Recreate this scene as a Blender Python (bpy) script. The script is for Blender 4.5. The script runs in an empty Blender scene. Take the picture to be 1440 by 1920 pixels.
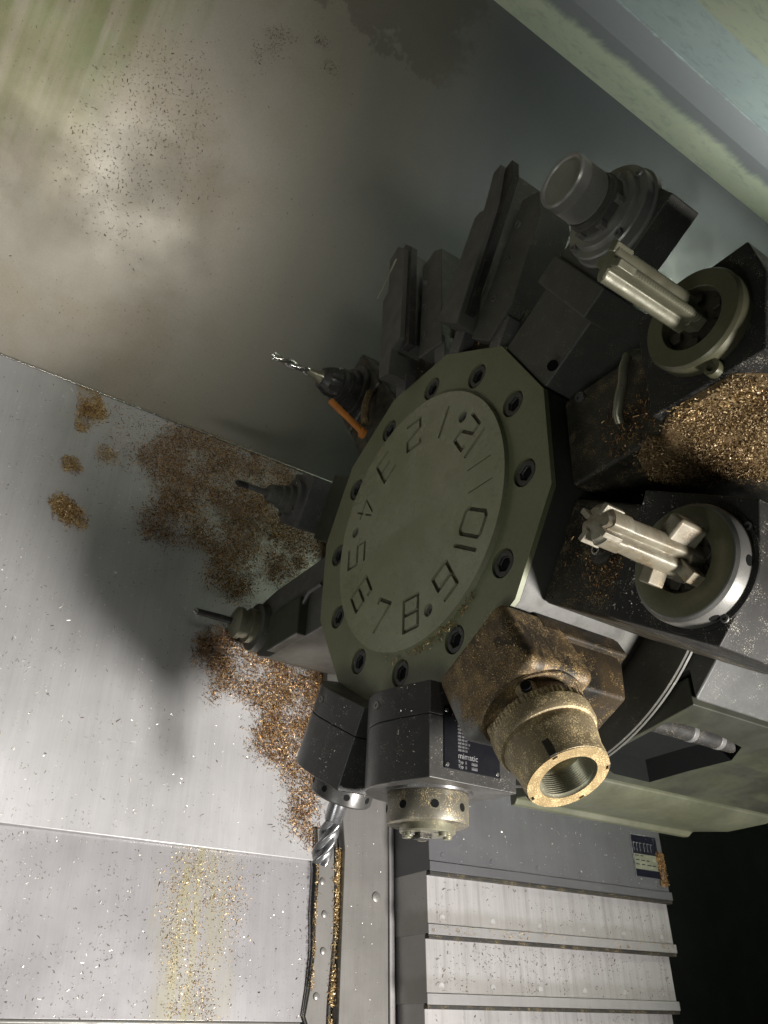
import bpy, bmesh, math, random
import numpy as np
from mathutils import Vector, Matrix
from mathutils.geometry import delaunay_2d_cdt
random.seed(7)
rng = np.random.default_rng(11)
sc = bpy.context.scene
COL = sc.collection
PI = math.pi

# ------------------------------------------------------------------ camera
cam_d = bpy.data.cameras.new('camera'); cam = bpy.data.objects.new('camera', cam_d); COL.objects.link(cam)
RW = Matrix(((0.82223244, -0.42342023, 0.38032766), (-0.31288514, 0.22192642, 0.92349962), (-0.47543318, -0.87833022, 0.04999321)))
CAM = Vector((-0.53047105, -0.88887731, 0.04500831))
cam.matrix_world = Matrix.Translation(CAM) @ RW.transposed().to_4x4()
cam_d.sensor_width = 36; cam_d.lens = 28.125; cam_d.clip_start = 0.02; cam_d.clip_end = 60
sc.camera = cam

# ------------------------------------------------------------------ world, lamps, exposure
w = bpy.data.worlds.new('World'); sc.world = w; w.use_nodes = True
w.node_tree.nodes['Background'].inputs[0].default_value = (0.80, 0.90, 0.86, 1)
w.node_tree.nodes['Background'].inputs[1].default_value = 0.020

def SL(X, n, d):                       # bed coordinates: along the spindle, off the bed, up the slant
    return Vector((X, -0.743*n + 0.669*d, 0.669*n + 0.743*d))

def area(name, loc, target, size, power, col, spread=PI):
    l = bpy.data.lights.new(name, 'AREA'); l.shape = 'DISK'; l.size = size; l.energy = power; l.color = col; l.spread = spread
    o = bpy.data.objects.new(name, l); COL.objects.link(o); o.location = loc
    o.rotation_euler = (Vector(target) - Vector(loc)).to_track_quat('-Z', 'Y').to_euler()
    return o
area('work_lamp', SL(0.48, 0.90, -1.05), (0.02, 0.156, -0.48), 0.26, 11.5, (1.0, 0.96, 0.92), math.radians(84))
area('upper_lamp', (1.62, -0.18, 0.66), (1.16, 0.02, 1.16), 0.30, 14.0, (0.95, 0.99, 1.0), math.radians(70))
tube = area('machine_light', (-0.46, -0.62, 0.56), (-0.68, 0.68, 0.36), 0.06, 1.8, (1.0, 0.97, 0.91), math.radians(68))
tube.data.shape = 'RECTANGLE'; tube.data.size = 0.60; tube.data.size_y = 0.05
strip = area('strip_light', SL(-0.74, 0.80, -0.08), SL(-0.70, -0.52, -0.38), 0.06, 1.25, (1.0, 0.97, 0.94), math.radians(50))
strip.data.shape = 'RECTANGLE'; strip.data.size = 0.90; strip.data.size_y = 0.05
area('fill_light', (-1.05, -1.05, -0.75), (-0.02, -0.05, -0.12), 0.55, 1.0, (0.97, 1.0, 0.96), math.radians(80))  # unseen fill added from lower left to lift turret face and barrel flanks
vs = sc.view_settings
vs.view_transform = 'Standard'; vs.look = 'None'; vs.gamma = 1.0; vs.exposure = 0.12

# ------------------------------------------------------------------ materials
def new_mat(name):
    m = bpy.data.materials.new(name); m.use_nodes = True
    return m, m.node_tree.nodes, m.node_tree.links, m.node_tree.nodes['Principled BSDF']

class G:                                # tiny node helper
    def __init__(s, m): s.t = m.node_tree; s.n = s.t.nodes; s.l = s.t.links
    def tc(s, out='Object'): return s.n.new('ShaderNodeTexCoord').outputs[out]
    def mapping(s, v, scale=(1,1,1), rot=(0,0,0), loc=(0,0,0)):
        k = s.n.new('ShaderNodeMapping'); s.l.new(v, k.inputs[0])
        k.inputs['Scale'].default_value = scale; k.inputs['Rotation'].default_value = rot; k.inputs['Location'].default_value = loc
        return k.outputs[0]
    def noise(s, v, scale, detail=4, rough=0.55, dist=0.0, col=False):
        k = s.n.new('ShaderNodeTexNoise'); s.l.new(v, k.inputs['Vector'])
        k.inputs['Scale'].default_value = scale; k.inputs['Detail'].default_value = detail
        k.inputs['Roughness'].default_value = rough; k.inputs['Distortion'].default_value = dist
        return k.outputs['Color' if col else 'Fac']
    def ramp(s, f, stops, interp='LINEAR'):
        k = s.n.new('ShaderNodeValToRGB'); s.l.new(f, k.inputs[0]); cr = k.color_ramp; cr.interpolation = interp
        while len(cr.elements) < len(stops): cr.elements.new(0.5)
        for e, (p, c) in zip(cr.elements, stops):
            e.position = p; e.color = (c[0], c[1], c[2], 1) if hasattr(c, '__len__') else (c, c, c, 1)
        return k.outputs[0]
    def mix(s, f, a, b, mode='MIX'):
        k = s.n.new('ShaderNodeMix'); k.data_type = 'RGBA'; k.blend_type = mode
        for sock, v in ((k.inputs[0], f), (k.inputs[6], a), (k.inputs[7], b)):
            if hasattr(v, 'is_linked'): s.l.new(v, sock)
            elif hasattr(v, '__len__'): sock.default_value = (v[0], v[1], v[2], 1)
            else: sock.default_value = v
        return k.outputs[2]
    def math(s, op, a, b=None, clamp=False):
        k = s.n.new('ShaderNodeMath'); k.operation = op; k.use_clamp = clamp
        for i, v in enumerate((a, b)):
            if v is None: continue
            if hasattr(v, 'is_linked'): s.l.new(v, k.inputs[i])
            else: k.inputs[i].default_value = v
        return k.outputs[0]
    def sep(s, v):
        k = s.n.new('ShaderNodeSeparateXYZ'); s.l.new(v, k.inputs[0]); return k.outputs
    def bump(s, h, strength, dist=0.001):
        k = s.n.new('ShaderNodeBump'); s.l.new(h, k.inputs['Height'])
        k.inputs['Strength'].default_value = strength; k.inputs['Distance'].default_value = dist
        return k.outputs[0]
    def maprange(s, v, a, b, c=0.0, d=1.0, smooth=True):
        k = s.n.new('ShaderNodeMapRange'); k.interpolation_type = 'SMOOTHSTEP' if smooth else 'LINEAR'
        s.l.new(v, k.inputs[0])
        for i, x in enumerate((a, b, c, d)): k.inputs[i+1].default_value = x
        return k.outputs[0]

def P(b, **k):
    for key, v in k.items():
        key = {'base': 'Base Color', 'metal': 'Metallic', 'rough': 'Roughness', 'spec': 'Specular IOR Level', 'coat': 'Coat Weight', 'coatr': 'Coat Roughness'}[key]
        b.inputs[key].default_value = (v[0], v[1], v[2], 1) if hasattr(v, '__len__') else v

def worn(name, base, alt, metal, rough, scale=14, var=0.5, rvar=0.15, speck=None, speck_amt=0.0, bump=0.15, coat=0.0, scratch=0.0):
    """a used machine surface: slow colour drift, fine grain, oily gloss changes, optional fine dust"""
    m, n, l, b = new_mat(name); g = G(m); o = g.tc()
    big = g.noise(o, scale, 5, 0.6, 0.4)
    col = g.mix(g.ramp(big, ((0.5 - var/2, 0), (0.5 + var/2, 1))), base, alt)
    fine = g.noise(o, scale*22, 4, 0.7)
    col = g.mix(0.22, col, g.ramp(fine, ((0.3, 0.25), (0.7, 1.0))), 'MULTIPLY')
    rr = g.maprange(g.noise(o, scale*1.7, 5, 0.65), 0.3, 0.7, rough - rvar, rough + rvar)
    if speck_amt > 0:
        d1 = g.noise(o, 900, 2, 0.6); d2 = g.noise(o, 60, 3, 0.6)
        th = g.math('ADD', g.math('MULTIPLY', d1, 0.65), g.math('MULTIPLY', d2, 0.35))
        f = g.maprange(th, 0.62 - 0.12*speck_amt, 0.68 - 0.12*speck_amt)
        col = g.mix(f, col, speck)
        rr = g.math('ADD', rr, g.math('MULTIPLY', f, 0.15))
    l.new(col, b.inputs['Base Color']); l.new(rr, b.inputs['Roughness'])
    P(b, metal=metal, coat=coat, coatr=0.25)
    h = g.math('ADD', fine, g.math('MULTIPLY', big, 0.6))
    if scratch > 0:
        st = g.noise(g.mapping(o, (8, 8, 260)), 6, 3, 0.6)
        h = g.math('ADD', h, g.math('MULTIPLY', st, scratch))
    l.new(g.bump(h, bump, 0.0006), b.inputs['Normal'])
    return m

M = {}
M['green'] = worn('olive_paint', (0.200, 0.208, 0.122), (0.155, 0.168, 0.088), 0.0, 0.42, 9, 0.5, 0.12, bump=0.12, coat=0.15)
M['disc'] = worn('olive_disc_paint', (0.320, 0.322, 0.220), (0.235, 0.243, 0.140), 0.0, 0.34, 9, 0.35, 0.16, (0.10, 0.10, 0.06), 0.2, bump=0.20, coat=0.25)
def underside_mat():
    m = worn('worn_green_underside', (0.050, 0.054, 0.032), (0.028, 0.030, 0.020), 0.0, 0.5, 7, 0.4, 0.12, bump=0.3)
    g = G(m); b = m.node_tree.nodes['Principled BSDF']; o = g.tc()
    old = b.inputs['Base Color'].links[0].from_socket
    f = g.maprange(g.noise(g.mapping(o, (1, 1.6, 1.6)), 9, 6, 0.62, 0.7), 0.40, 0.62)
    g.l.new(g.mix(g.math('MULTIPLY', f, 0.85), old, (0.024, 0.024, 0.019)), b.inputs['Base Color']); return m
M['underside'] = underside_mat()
M['cast_green'] = worn('pale_green_paint', (0.088, 0.092, 0.058), (0.045, 0.048, 0.032), 0.0, 0.45, 5, 0.35, 0.15, bump=0.3)
M['black'] = worn('black_oxide', (0.024, 0.024, 0.024), (0.040, 0.038, 0.034), 0.15, 0.42, 20, 0.6, 0.14, (0.20, 0.17, 0.11), 0.25, bump=0.12)
M['black_dirty'] = worn('oily_black', (0.016, 0.017, 0.016), (0.040, 0.036, 0.026), 0.1, 0.45, 25, 0.5, 0.16, (0.25, 0.19, 0.10), 0.5, bump=0.35)
M['gun'] = worn('gunmetal', (0.150, 0.145, 0.140), (0.105, 0.103, 0.098), 0.30, 0.46, 16, 0.5, 0.10, (0.45, 0.43, 0.38), 0.12, bump=0.10)
M['drum_steel'] = worn('oily_drum_steel', (0.085, 0.084, 0.076), (0.060, 0.059, 0.053), 0.25, 0.46, 22, 0.5, 0.12, bump=0.12, scratch=0.5)
M['housing_grey'] = worn('chipped_grey_casting', (0.080, 0.080, 0.076), (0.056, 0.057, 0.052), 0.0, 0.55, 9, 0.4, 0.12, (0.42, 0.45, 0.36), 0.05, bump=0.2)
M['holder_black'] = worn('blackened_holder', (0.040, 0.039, 0.037), (0.028, 0.027, 0.025), 0.05, 0.50, 18, 0.5, 0.12, (0.4, 0.37, 0.3), 0.2, bump=0.12)
M['barrel_grey'] = worn('oiled_barrel_grey', (0.072, 0.070, 0.066), (0.052, 0.051, 0.048), 0.35, 0.36, 14, 0.5, 0.08, (0.40, 0.38, 0.33), 0.10, bump=0.08)
M['holder_black'].node_tree.nodes['Principled BSDF'].inputs['Specular IOR Level'].default_value = 0.2
M['olive_dark'] = worn('oily_olive', (0.045, 0.047, 0.030), (0.030, 0.032, 0.020), 0.0, 0.45, 16, 0.5, 0.1, bump=0.15)
M['dark_gun'] = worn('dark_gunmetal', (0.105, 0.103, 0.090), (0.075, 0.075, 0.066), 0.15, 0.52, 16, 0.5, 0.10, (0.3, 0.28, 0.2), 0.12, bump=0.12)
M['steel'] = worn('bare_steel', (0.25, 0.245, 0.225), (0.19, 0.185, 0.17), 0.45, 0.44, 22, 0.5, 0.12, bump=0.12, scratch=0.5)
M['oily_steel'] = worn('oily_steel', (0.27, 0.26, 0.19), (0.20, 0.195, 0.135), 0.55, 0.36, 18, 0.5, 0.10, (0.5, 0.42, 0.25), 0.2, bump=0.12)
M['dull_ring'] = worn('oil_filmed_ring', (0.150, 0.145, 0.085), (0.115, 0.112, 0.066), 0.25, 0.40, 14, 0.5, 0.10, bump=0.08, coat=0.2)
M['collet'] = worn('collet_steel', (0.075, 0.065, 0.05), (0.05, 0.045, 0.035), 0.5, 0.4, 40, 0.5, 0.1, bump=0.2)
M['dusted'] = worn('brass_dusted_steel', (0.125, 0.085, 0.042), (0.030, 0.026, 0.019), 0.2, 0.52, 17, 0.3, 0.14, (0.40, 0.28, 0.125), 0.75, bump=0.8)
M['grime'] = worn('grime_in_grooves', (0.030, 0.030, 0.016), (0.060, 0.055, 0.025), 0.0, 0.45, 60, 0.5, 0.1, (0.35, 0.27, 0.12), 0.3, bump=0.3)
M['sooty'] = worn('sooty_oiled_steel', (0.011, 0.010, 0.008), (0.036, 0.025, 0.013), 0.0, 0.5, 14, 0.25, 0.12, (0.22, 0.15, 0.06), 0.3, bump=0.3)
M['sooty'].node_tree.nodes['Principled BSDF'].inputs['Specular IOR Level'].default_value = 0.25
def dusted_body():
    m = worn('brass_dusted_body', (0.160, 0.108, 0.052), (0.032, 0.027, 0.019), 0.15, 0.55, 17, 0.3, 0.14, (0.42, 0.29, 0.13), 0.75, bump=0.8)
    g = G(m); b = m.node_tree.nodes['Principled BSDF']; o = g.tc(); x, y, zc = g.sep(o)
    old = b.inputs['Base Color'].links[0].from_socket; wob = g.math('MULTIPLY', g.math('SUBTRACT', g.noise(o, 40, 5, 0.65), 0.5), 0.05)
    f = g.math('MULTIPLY', g.maprange(g.math('ADD', y, wob), -0.038, -0.050), g.maprange(g.math('ADD', zc, wob), 0.030, 0.050))
    g.l.new(g.mix(f, old, (0.20, 0.195, 0.185)), b.inputs['Base Color'])
    dk = g.maprange(g.noise(g.mapping(o, (1, 1, 0.45)), 30, 5, 0.6, 0.8), 0.52, 0.64)
    dk = g.math('MULTIPLY', dk, g.maprange(y, -0.03, 0.01)); old = b.inputs['Base Color'].links[0].from_socket
    g.l.new(g.mix(g.math('MULTIPLY', dk, 0.8), old, (0.016, 0.013, 0.009)), b.inputs['Base Color'])
    return m
M['dusted_body'] = dusted_body()
M['nose_steel'] = worn('oiled_nose_steel', (0.34, 0.335, 0.305), (0.25, 0.245, 0.22), 0.4, 0.38, 25, 0.5, 0.1, bump=0.15)
M['nut_grey'] = worn('oily_grey_nut', (0.165, 0.154, 0.122), (0.110, 0.100, 0.075), 0.4, 0.42, 30, 0.45, 0.12, (0.55, 0.44, 0.24), 0.5, bump=0.25)
M['brassy'] = worn('brass_dusted_nut', (0.30, 0.245, 0.150), (0.21, 0.165, 0.095), 0.35, 0.48, 26, 0.4, 0.12, (0.75, 0.60, 0.32), 0.7, bump=0.35)
M['brass_face'] = worn('brass_dust_face', (0.30, 0.220, 0.105), (0.215, 0.150, 0.066), 0.25, 0.60, 40, 0.5, 0.10, (0.55, 0.42, 0.22), 0.8, bump=0.6)
M['chip_cake'] = worn('caked_fine_brass', (0.20, 0.13, 0.055), (0.14, 0.085, 0.035), 0.1, 0.7, 40, 0.5, 0.1, (0.4, 0.3, 0.14), 0.6, bump=1.0)
M['cream'] = worn('oiled_carbide', (0.36, 0.335, 0.255), (0.20, 0.165, 0.11), 0.15, 0.38, 60, 0.35, 0.12, (0.40, 0.28, 0.14), 0.25, bump=0.25, coat=0.3)
M['cream_dull'] = worn('oiled_reamer', (0.25, 0.242, 0.165), (0.165, 0.160, 0.105), 0.25, 0.42, 45, 0.5, 0.12, bump=0.2, coat=0.2)
M['carbide'] = worn('carbide', (0.22, 0.22, 0.23), (0.30, 0.30, 0.30), 0.8, 0.25, 60, 0.5, 0.08, bump=0.1)
M['chrome'] = worn('bright_flute', (0.60, 0.59, 0.55), (0.50, 0.49, 0.45), 0.9, 0.22, 60, 0.5, 0.08, bump=0.1)
M['orange'] = worn('orange_tube', (0.55, 0.20, 0.035), (0.42, 0.14, 0.022), 0.0, 0.45, 60, 0.5, 0.1, (0.30, 0.22, 0.08), 0.3, bump=0.3)
M['rubber'] = worn('black_rubber', (0.018, 0.017, 0.016), (0.03, 0.028, 0.024), 0.0, 0.6, 40, 0.5, 0.1, (0.4, 0.3, 0.12), 0.35, bump=0.3)
M['void'] = worn('cavity_shade', (0.006, 0.007, 0.007), (0.009, 0.010, 0.009), 0.0, 0.8, 8, 0.5, 0.1, bump=0.05)  # near-black colour painted in as the shade of holes, sockets and openings
M['void'].node_tree.nodes['Principled BSDF'].inputs['Specular IOR Level'].default_value = 0.08
M['plate_print'] = worn('printed_plate', (0.004, 0.004, 0.006), (0.006, 0.006, 0.008), 0.0, 0.5, 30, 0.5, 0.06, bump=0.05)
M['plate_print'].node_tree.nodes['Principled BSDF'].inputs['Specular IOR Level'].default_value = 0.15
M['ink_white'] = worn('worn_white_print', (0.26, 0.26, 0.26), (0.10, 0.10, 0.105), 0.0, 0.5, 120, 0.3, 0.05, bump=0.05)
M['ink_blue'] = worn('dark_blue_print', (0.006, 0.007, 0.018), (0.010, 0.010, 0.016), 0.0, 0.35, 60, 0.5, 0.05, bump=0.05)
M['label_grey'] = worn('soiled_label', (0.22, 0.23, 0.17), (0.15, 0.155, 0.11), 0.0, 0.5, 60, 0.5, 0.08, bump=0.1)

def chips_mat(name, a, b_, c, metal=0.75, rough=0.32):
    m, n, l, b = new_mat(name); g = G(m)
    r = n.new('ShaderNodeNewGeometry').outputs['Random Per Island']
    l.new(g.ramp(r, ((0.0, a), (0.55, b_), (1.0, c))), b.inputs['Base Color'])
    l.new(g.maprange(r, 0, 1, rough - 0.08, rough + 0.2, False), b.inputs['Roughness'])
    P(b, metal=metal); return m
M['chip'] = chips_mat('brass_chip', (0.080, 0.036, 0.014), (0.21, 0.105, 0.038), (0.60, 0.39, 0.17), 0.45)
M['chip_pale'] = chips_mat('pale_brass_chip', (0.20, 0.12, 0.045), (0.42, 0.275, 0.11), (0.78, 0.60, 0.33), 0.40)
M['chip_heap'] = chips_mat('caked_brass_chip', (0.11, 0.068, 0.028), (0.24, 0.155, 0.068), (0.56, 0.41, 0.21), 0.3)
M['flake'] = chips_mat('steel_flake', (0.35, 0.34, 0.30), (0.60, 0.58, 0.52), (0.85, 0.83, 0.76), 0.45, 0.25)
M['rust'] = chips_mat('dry_rust_chip', (0.05, 0.036, 0.024), (0.10, 0.072, 0.045), (0.17, 0.13, 0.085), 0.1, 0.6)

# wall sheet: greyish tan painted sheet with green drips, rust freckles and a rubbed patch
def wall_mat():
    m, n, l, b = new_mat('enclosure_sheet'); g = G(m); o = g.tc(); x, y, z = g.sep(o)
    big = g.noise(o, 3.2, 6, 0.6, 0.5)
    col = g.mix(g.ramp(big, ((0.3, 0), (0.7, 1))), (0.225, 0.205, 0.165), (0.285, 0.262, 0.215))
    col = g.mix(g.maprange(g.math('ADD', x, g.math('MULTIPLY', big, 0.4)), -0.05, 0.50), col, (0.095, 0.101, 0.104))  # right part painted darker and greyer, standing in for less lamp light
    # drips running down the sheet at its left end
    st = g.noise(g.mapping(o, (26, 1, 1.4), (0, 0.42, 0)), 1.0, 4, 0.55)
    left = g.math('MULTIPLY', g.maprange(g.math('SUBTRACT', x, g.math('MULTIPLY', z, 0.33)), -0.56, -0.74), g.maprange(z, 0.12, 0.50))
    col = g.mix(g.math('MULTIPLY', left, g.maprange(st, 0.40, 0.62)), col, (0.085, 0.115, 0.035))
    col = g.mix(g.math('MULTIPLY', g.math('MULTIPLY', left, 0.55), g.maprange(big, 0.35, 0.6)), col, (0.23, 0.24, 0.12))
    # brownish freckled zone
    rz = g.noise(o, 5.5, 4, 0.6, 0.3)
    fr = g.noise(o, 190, 3, 0.65)
    zone = g.math('MULTIPLY', g.maprange(rz, 0.42, 0.62), g.maprange(x, -0.05, -0.35))
    col = g.mix(g.math('MULTIPLY', zone, 0.35), col, (0.19, 0.145, 0.085))
    col = g.mix(g.math('MULTIPLY', g.maprange(fr, 0.66, 0.70), g.math('ADD', g.math('MULTIPLY', zone, 0.7), 0.12)), col, (0.05, 0.034, 0.02))
    # dark oily wet patch high in the middle with a ragged edge
    wob = g.math('MULTIPLY', g.math('SUBTRACT', g.noise(o, 13, 8, 0.68), 0.5), 0.30)
    wet = g.maprange(g.math('ADD', g.math('SUBTRACT', g.math('ADD', z, g.math('MULTIPLY', x, 0.10)), 0.80), wob), 0.0, 0.02)
    wet = g.math('MULTIPLY', wet, g.maprange(g.math('ADD', x, wob), -0.30, -0.22))
    wet = g.math('MULTIPLY', wet, g.maprange(g.math('ADD', x, wob), 0.10, 0.05))
    col = g.mix(g.math('MULTIPLY', wet, 0.5), col, (0.085, 0.076, 0.056))
    grain = g.noise(o, 420, 3, 0.7)
    col = g.mix(0.18, col, g.ramp(grain, ((0.3, 0.3), (0.7, 1.0))), 'MULTIPLY')
    l.new(col, b.inputs['Base Color'])
    rr = g.maprange(g.noise(o, 6, 5, 0.6), 0.3, 0.7, 0.38, 0.58)
    l.new(rr, b.inputs['Roughness']); P(b, metal=0.25)
    l.new(g.bump(g.math('ADD', grain, g.math('MULTIPLY', big, 2.0)), 0.12, 0.0008), b.inputs['Normal'])
    return m
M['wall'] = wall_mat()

# rolled stainless bed sheet; object x along the spindle, y up the slant
def bed_mat(name, c1, c2, streak=False):
    m, n, l, b = new_mat(name); g = G(m); o = g.tc(); x, y, z = g.sep(o)
    big = g.noise(g.mapping(o, (1.0, 2.2, 1)), 4.0, 6, 0.6, 0.4)
    col = g.mix(g.ramp(big, ((0.3, 0), (0.7, 1))), c1, c2)
    gr = g.noise(g.mapping(o, (500, 14, 1)), 1.0, 3, 0.6)
    col = g.mix(0.22, col, g.ramp(gr, ((0.3, 0.62), (0.7, 1.0))), 'MULTIPLY')
    gr2 = g.noise(g.mapping(o, (45, 3.0, 1)), 1.0, 5, 0.65)
    col = g.mix(0.30, col, g.ramp(gr2, ((0.3, 0.68), (0.6, 1.0))), 'MULTIPLY')
    sp = g.noise(o, 230, 2, 0.6)
    col = g.mix(g.math('MULTIPLY', g.maprange(sp, 0.70, 0.73), 0.6), col, (0.09, 0.07, 0.05))
    if streak:     # dried yellow coolant run down the slant
        wob = g.math('MULTIPLY', g.math('SUBTRACT', g.noise(g.mapping(o, (1, .25, 1)), 30, 4, 0.6), 0.5), 0.11)
        xx = g.math('ADD', x, wob)
        k = g.math('MULTIPLY', g.maprange(xx, -0.095, -0.030), g.maprange(xx, 0.060, -0.025))
        k = g.math('MULTIPLY', k, g.maprange(g.math('ADD', y, g.math('MULTIPLY', wob, 2)), -0.285, -0.33))
        k = g.math('MULTIPLY', k, g.maprange(g.noise(g.mapping(o, (60, 5, 1)), 1.0, 5, 0.65), 0.35, 0.62, 0.10, 1.0))
        col = g.mix(g.math('MULTIPLY', k, 0.5), col, (0.36, 0.33, 0.13))
    l.new(col, b.inputs['Base Color'])
    l.new(g.maprange(g.noise(o, 7, 5, 0.65), 0.3, 0.7, 0.28, 0.40), b.inputs['Roughness']); P(b, metal=0.32)
    l.new(g.bump(g.math('ADD', gr, g.math('MULTIPLY', big, 1.5)), 0.07, 0.0006), b.inputs['Normal'])
    return m
M['bed'] = bed_mat('stainless_bed', (0.43, 0.425, 0.422), (0.50, 0.492, 0.488))
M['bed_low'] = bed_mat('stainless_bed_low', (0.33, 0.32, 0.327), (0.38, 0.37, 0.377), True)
M['slat'] = bed_mat('stainless_slat', (0.45, 0.44, 0.437), (0.54, 0.527, 0.523))
def slat_marks(m):      # rubbed streaks down each slat and a soiled lower third
    g = G(m); b = m.node_tree.nodes['Principled BSDF']; o = g.tc(); gen = g.tc('Generated'); gx, gy, gz = g.sep(gen)
    old = b.inputs['Base Color'].links[0].from_socket
    st = g.noise(g.mapping(o, (70, 2.2, 1)), 1.0, 5, 0.7)
    c = g.mix(0.75, old, g.ramp(st, ((0.34, (0.62, 0.60, 0.58)), (0.5, (0.92, 0.91, 0.90)), (0.62, (1, 1, 1)))), 'MULTIPLY')
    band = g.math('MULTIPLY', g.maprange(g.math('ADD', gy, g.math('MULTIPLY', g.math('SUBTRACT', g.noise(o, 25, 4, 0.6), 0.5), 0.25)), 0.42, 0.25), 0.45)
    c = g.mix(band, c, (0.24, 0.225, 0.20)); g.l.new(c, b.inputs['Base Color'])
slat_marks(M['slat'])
M['slat_dark'] = bed_mat('grey_slat', (0.125, 0.125, 0.132), (0.165, 0.165, 0.172))
M['slat_lip'] = bed_mat('slat_lip', (0.33, 0.32, 0.315), (0.39, 0.38, 0.375))
M['plate_grey'] = bed_mat('grey_steel_plate', (0.20, 0.192, 0.178), (0.25, 0.24, 0.225))

def roof_mat():
    m, n, l, b = new_mat('roof_paint'); g = G(m); o = g.tc(); x, y, z = g.sep(o)
    wob = g.math('MULTIPLY', g.math('SUBTRACT', g.noise(g.mapping(o, (1, 0.4, 1)), 11, 7, 0.65, 0.6), 0.5), 0.07)
    yy = g.math('ADD', y, wob)
    big = g.noise(o, 4.5, 6, 0.62, 0.6)
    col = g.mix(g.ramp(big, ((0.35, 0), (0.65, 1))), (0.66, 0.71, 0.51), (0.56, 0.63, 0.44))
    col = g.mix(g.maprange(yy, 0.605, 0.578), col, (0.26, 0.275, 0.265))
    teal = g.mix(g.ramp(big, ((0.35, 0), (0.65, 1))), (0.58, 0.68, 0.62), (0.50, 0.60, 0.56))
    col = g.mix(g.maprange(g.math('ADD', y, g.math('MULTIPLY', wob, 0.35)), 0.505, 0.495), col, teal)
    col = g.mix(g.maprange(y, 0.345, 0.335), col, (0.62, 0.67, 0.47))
    wear = g.noise(g.mapping(o, (1, 2.5, 1)), 22, 6, 0.7, 0.4)
    col = g.mix(g.math('MULTIPLY', g.maprange(wear, 0.50, 0.68), 0.30), col, (0.22, 0.26, 0.24))
    gr = g.noise(o, 160, 4, 0.7)
    col = g.mix(g.math('MULTIPLY', g.maprange(gr, 0.68, 0.72), 0.4), col, (0.12, 0.11, 0.08))
    l.new(col, b.inputs['Base Color']); P(b, rough=0.5)
    l.new(g.bump(big, 0.2, 0.002), b.inputs['Normal']); return m
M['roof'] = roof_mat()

# ------------------------------------------------------------------ mesh helpers
class MB:
    def __init__(s, oz=0.0): s.v = []; s.f = []; s.oz = oz
    def add(s, vs, fs):
        k = len(s.v); s.v += [(a, b, c - s.oz) for a, b, c in vs]; s.f += [tuple(i + k for i in f) for f in fs]; return s
    def box(s, x0, x1, y0, y1, z0, z1):
        return s.add([(x0,y0,z0),(x1,y0,z0),(x1,y1,z0),(x0,y1,z0),(x0,y0,z1),(x1,y0,z1),(x1,y1,z1),(x0,y1,z1)],
                     [(3,2,1,0),(4,5,6,7),(0,1,5,4),(1,2,6,5),(2,3,7,6),(3,0,4,7)])
    def prism(s, poly, axis, a0, a1, taper=1.0, about=(0, 0)):
        n = len(poly)
        def mk(p, a, k=1.0):
            p = (about[0] + (p[0]-about[0])*k, about[1] + (p[1]-about[1])*k)
            return {'x': (a, p[0], p[1]), 'y': (p[0], a, p[1]), 'z': (p[0], p[1], a)}[axis]
        vs = [mk(p, a0) for p in poly] + [mk(p, a1, taper) for p in poly]
        fs = [tuple(range(n))[::-1], tuple(range(n, 2*n))] + [(i, (i+1) % n, n + (i+1) % n, n + i) for i in range(n)]
        return s.add(vs, fs)
    def rev(s, prof, c, axis='x', seg=48, fn=None, caps=(True, True)):
        """surface of revolution; prof = [(along, radius)], c = the two other coordinates of the axis"""
        vs = []; fs = []; n = len(prof)
        for a, r in prof:
            for j in range(seg):
                t = 2*PI*j/seg; q = r if fn is None else r*fn(a, t)
                u, v = c[0] + q*math.cos(t), c[1] + q*math.sin(t)
                vs.append({'x': (a, u, v), 'y': (u, a, v), 'z': (u, v, a)}[axis])
        for i in range(n-1):
            for j in range(seg):
                k = (j+1) % seg; fs.append((i*seg+j, i*seg+k, (i+1)*seg+k, (i+1)*seg+j))
        if caps[0] and prof[0][1] > 1e-6: fs.append(tuple(range(seg))[::-1])
        if caps[1] and prof[-1][1] > 1e-6: fs.append(tuple((n-1)*seg + j for j in range(seg)))
        return s.add(vs, fs)
    def tube(s, pts, r, seg=12):
        pts = [Vector(p) for p in pts]; vs = []; fs = []; n = len(pts)
        up = Vector((0.3, 0.5, 0.8)).normalized()
        for i, p in enumerate(pts):
            t = (pts[min(i+1, n-1)] - pts[max(i-1, 0)]).normalized()
            a = t.cross(up).normalized(); b = t.cross(a)
            rr = r[i] if hasattr(r, '__len__') else r
            for j in range(seg):
                q = p + (a*math.cos(2*PI*j/seg) + b*math.sin(2*PI*j/seg))*rr; vs.append(tuple(q))
        for i in range(n-1):
            for j in range(seg):
                k = (j+1) % seg; fs.append((i*seg+j, i*seg+k, (i+1)*seg+k, (i+1)*seg+j))
        fs += [tuple(range(seg))[::-1], tuple((n-1)*seg+j for j in range(seg))]
        return s.add(vs, fs)
    def build(s, name, mat, parent=None, bevel=0.0, angle=35, seg=2):
        me = bpy.data.meshes.new(name); me.from_pydata(s.v, [], s.f); me.update()
        bm = bmesh.new(); bm.from_mesh(me); bmesh.ops.remove_doubles(bm, verts=bm.verts, dist=1e-6)
        bmesh.ops.recalc_face_normals(bm, faces=bm.faces); bm.to_mesh(me); bm.free()
        me.shade_smooth(); me.set_sharp_from_angle(angle=math.radians(angle))
        me.materials.append(mat)
        o = bpy.data.objects.new(name, me); COL.objects.link(o)
        if parent: o.parent = parent
        if bevel > 0:
            b = o.modifiers.new('bevel', 'BEVEL'); b.width = bevel; b.segments = seg; b.limit_method = 'ANGLE'; b.angle_limit = math.radians(40); b.harden_normals = True
        return o

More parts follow.
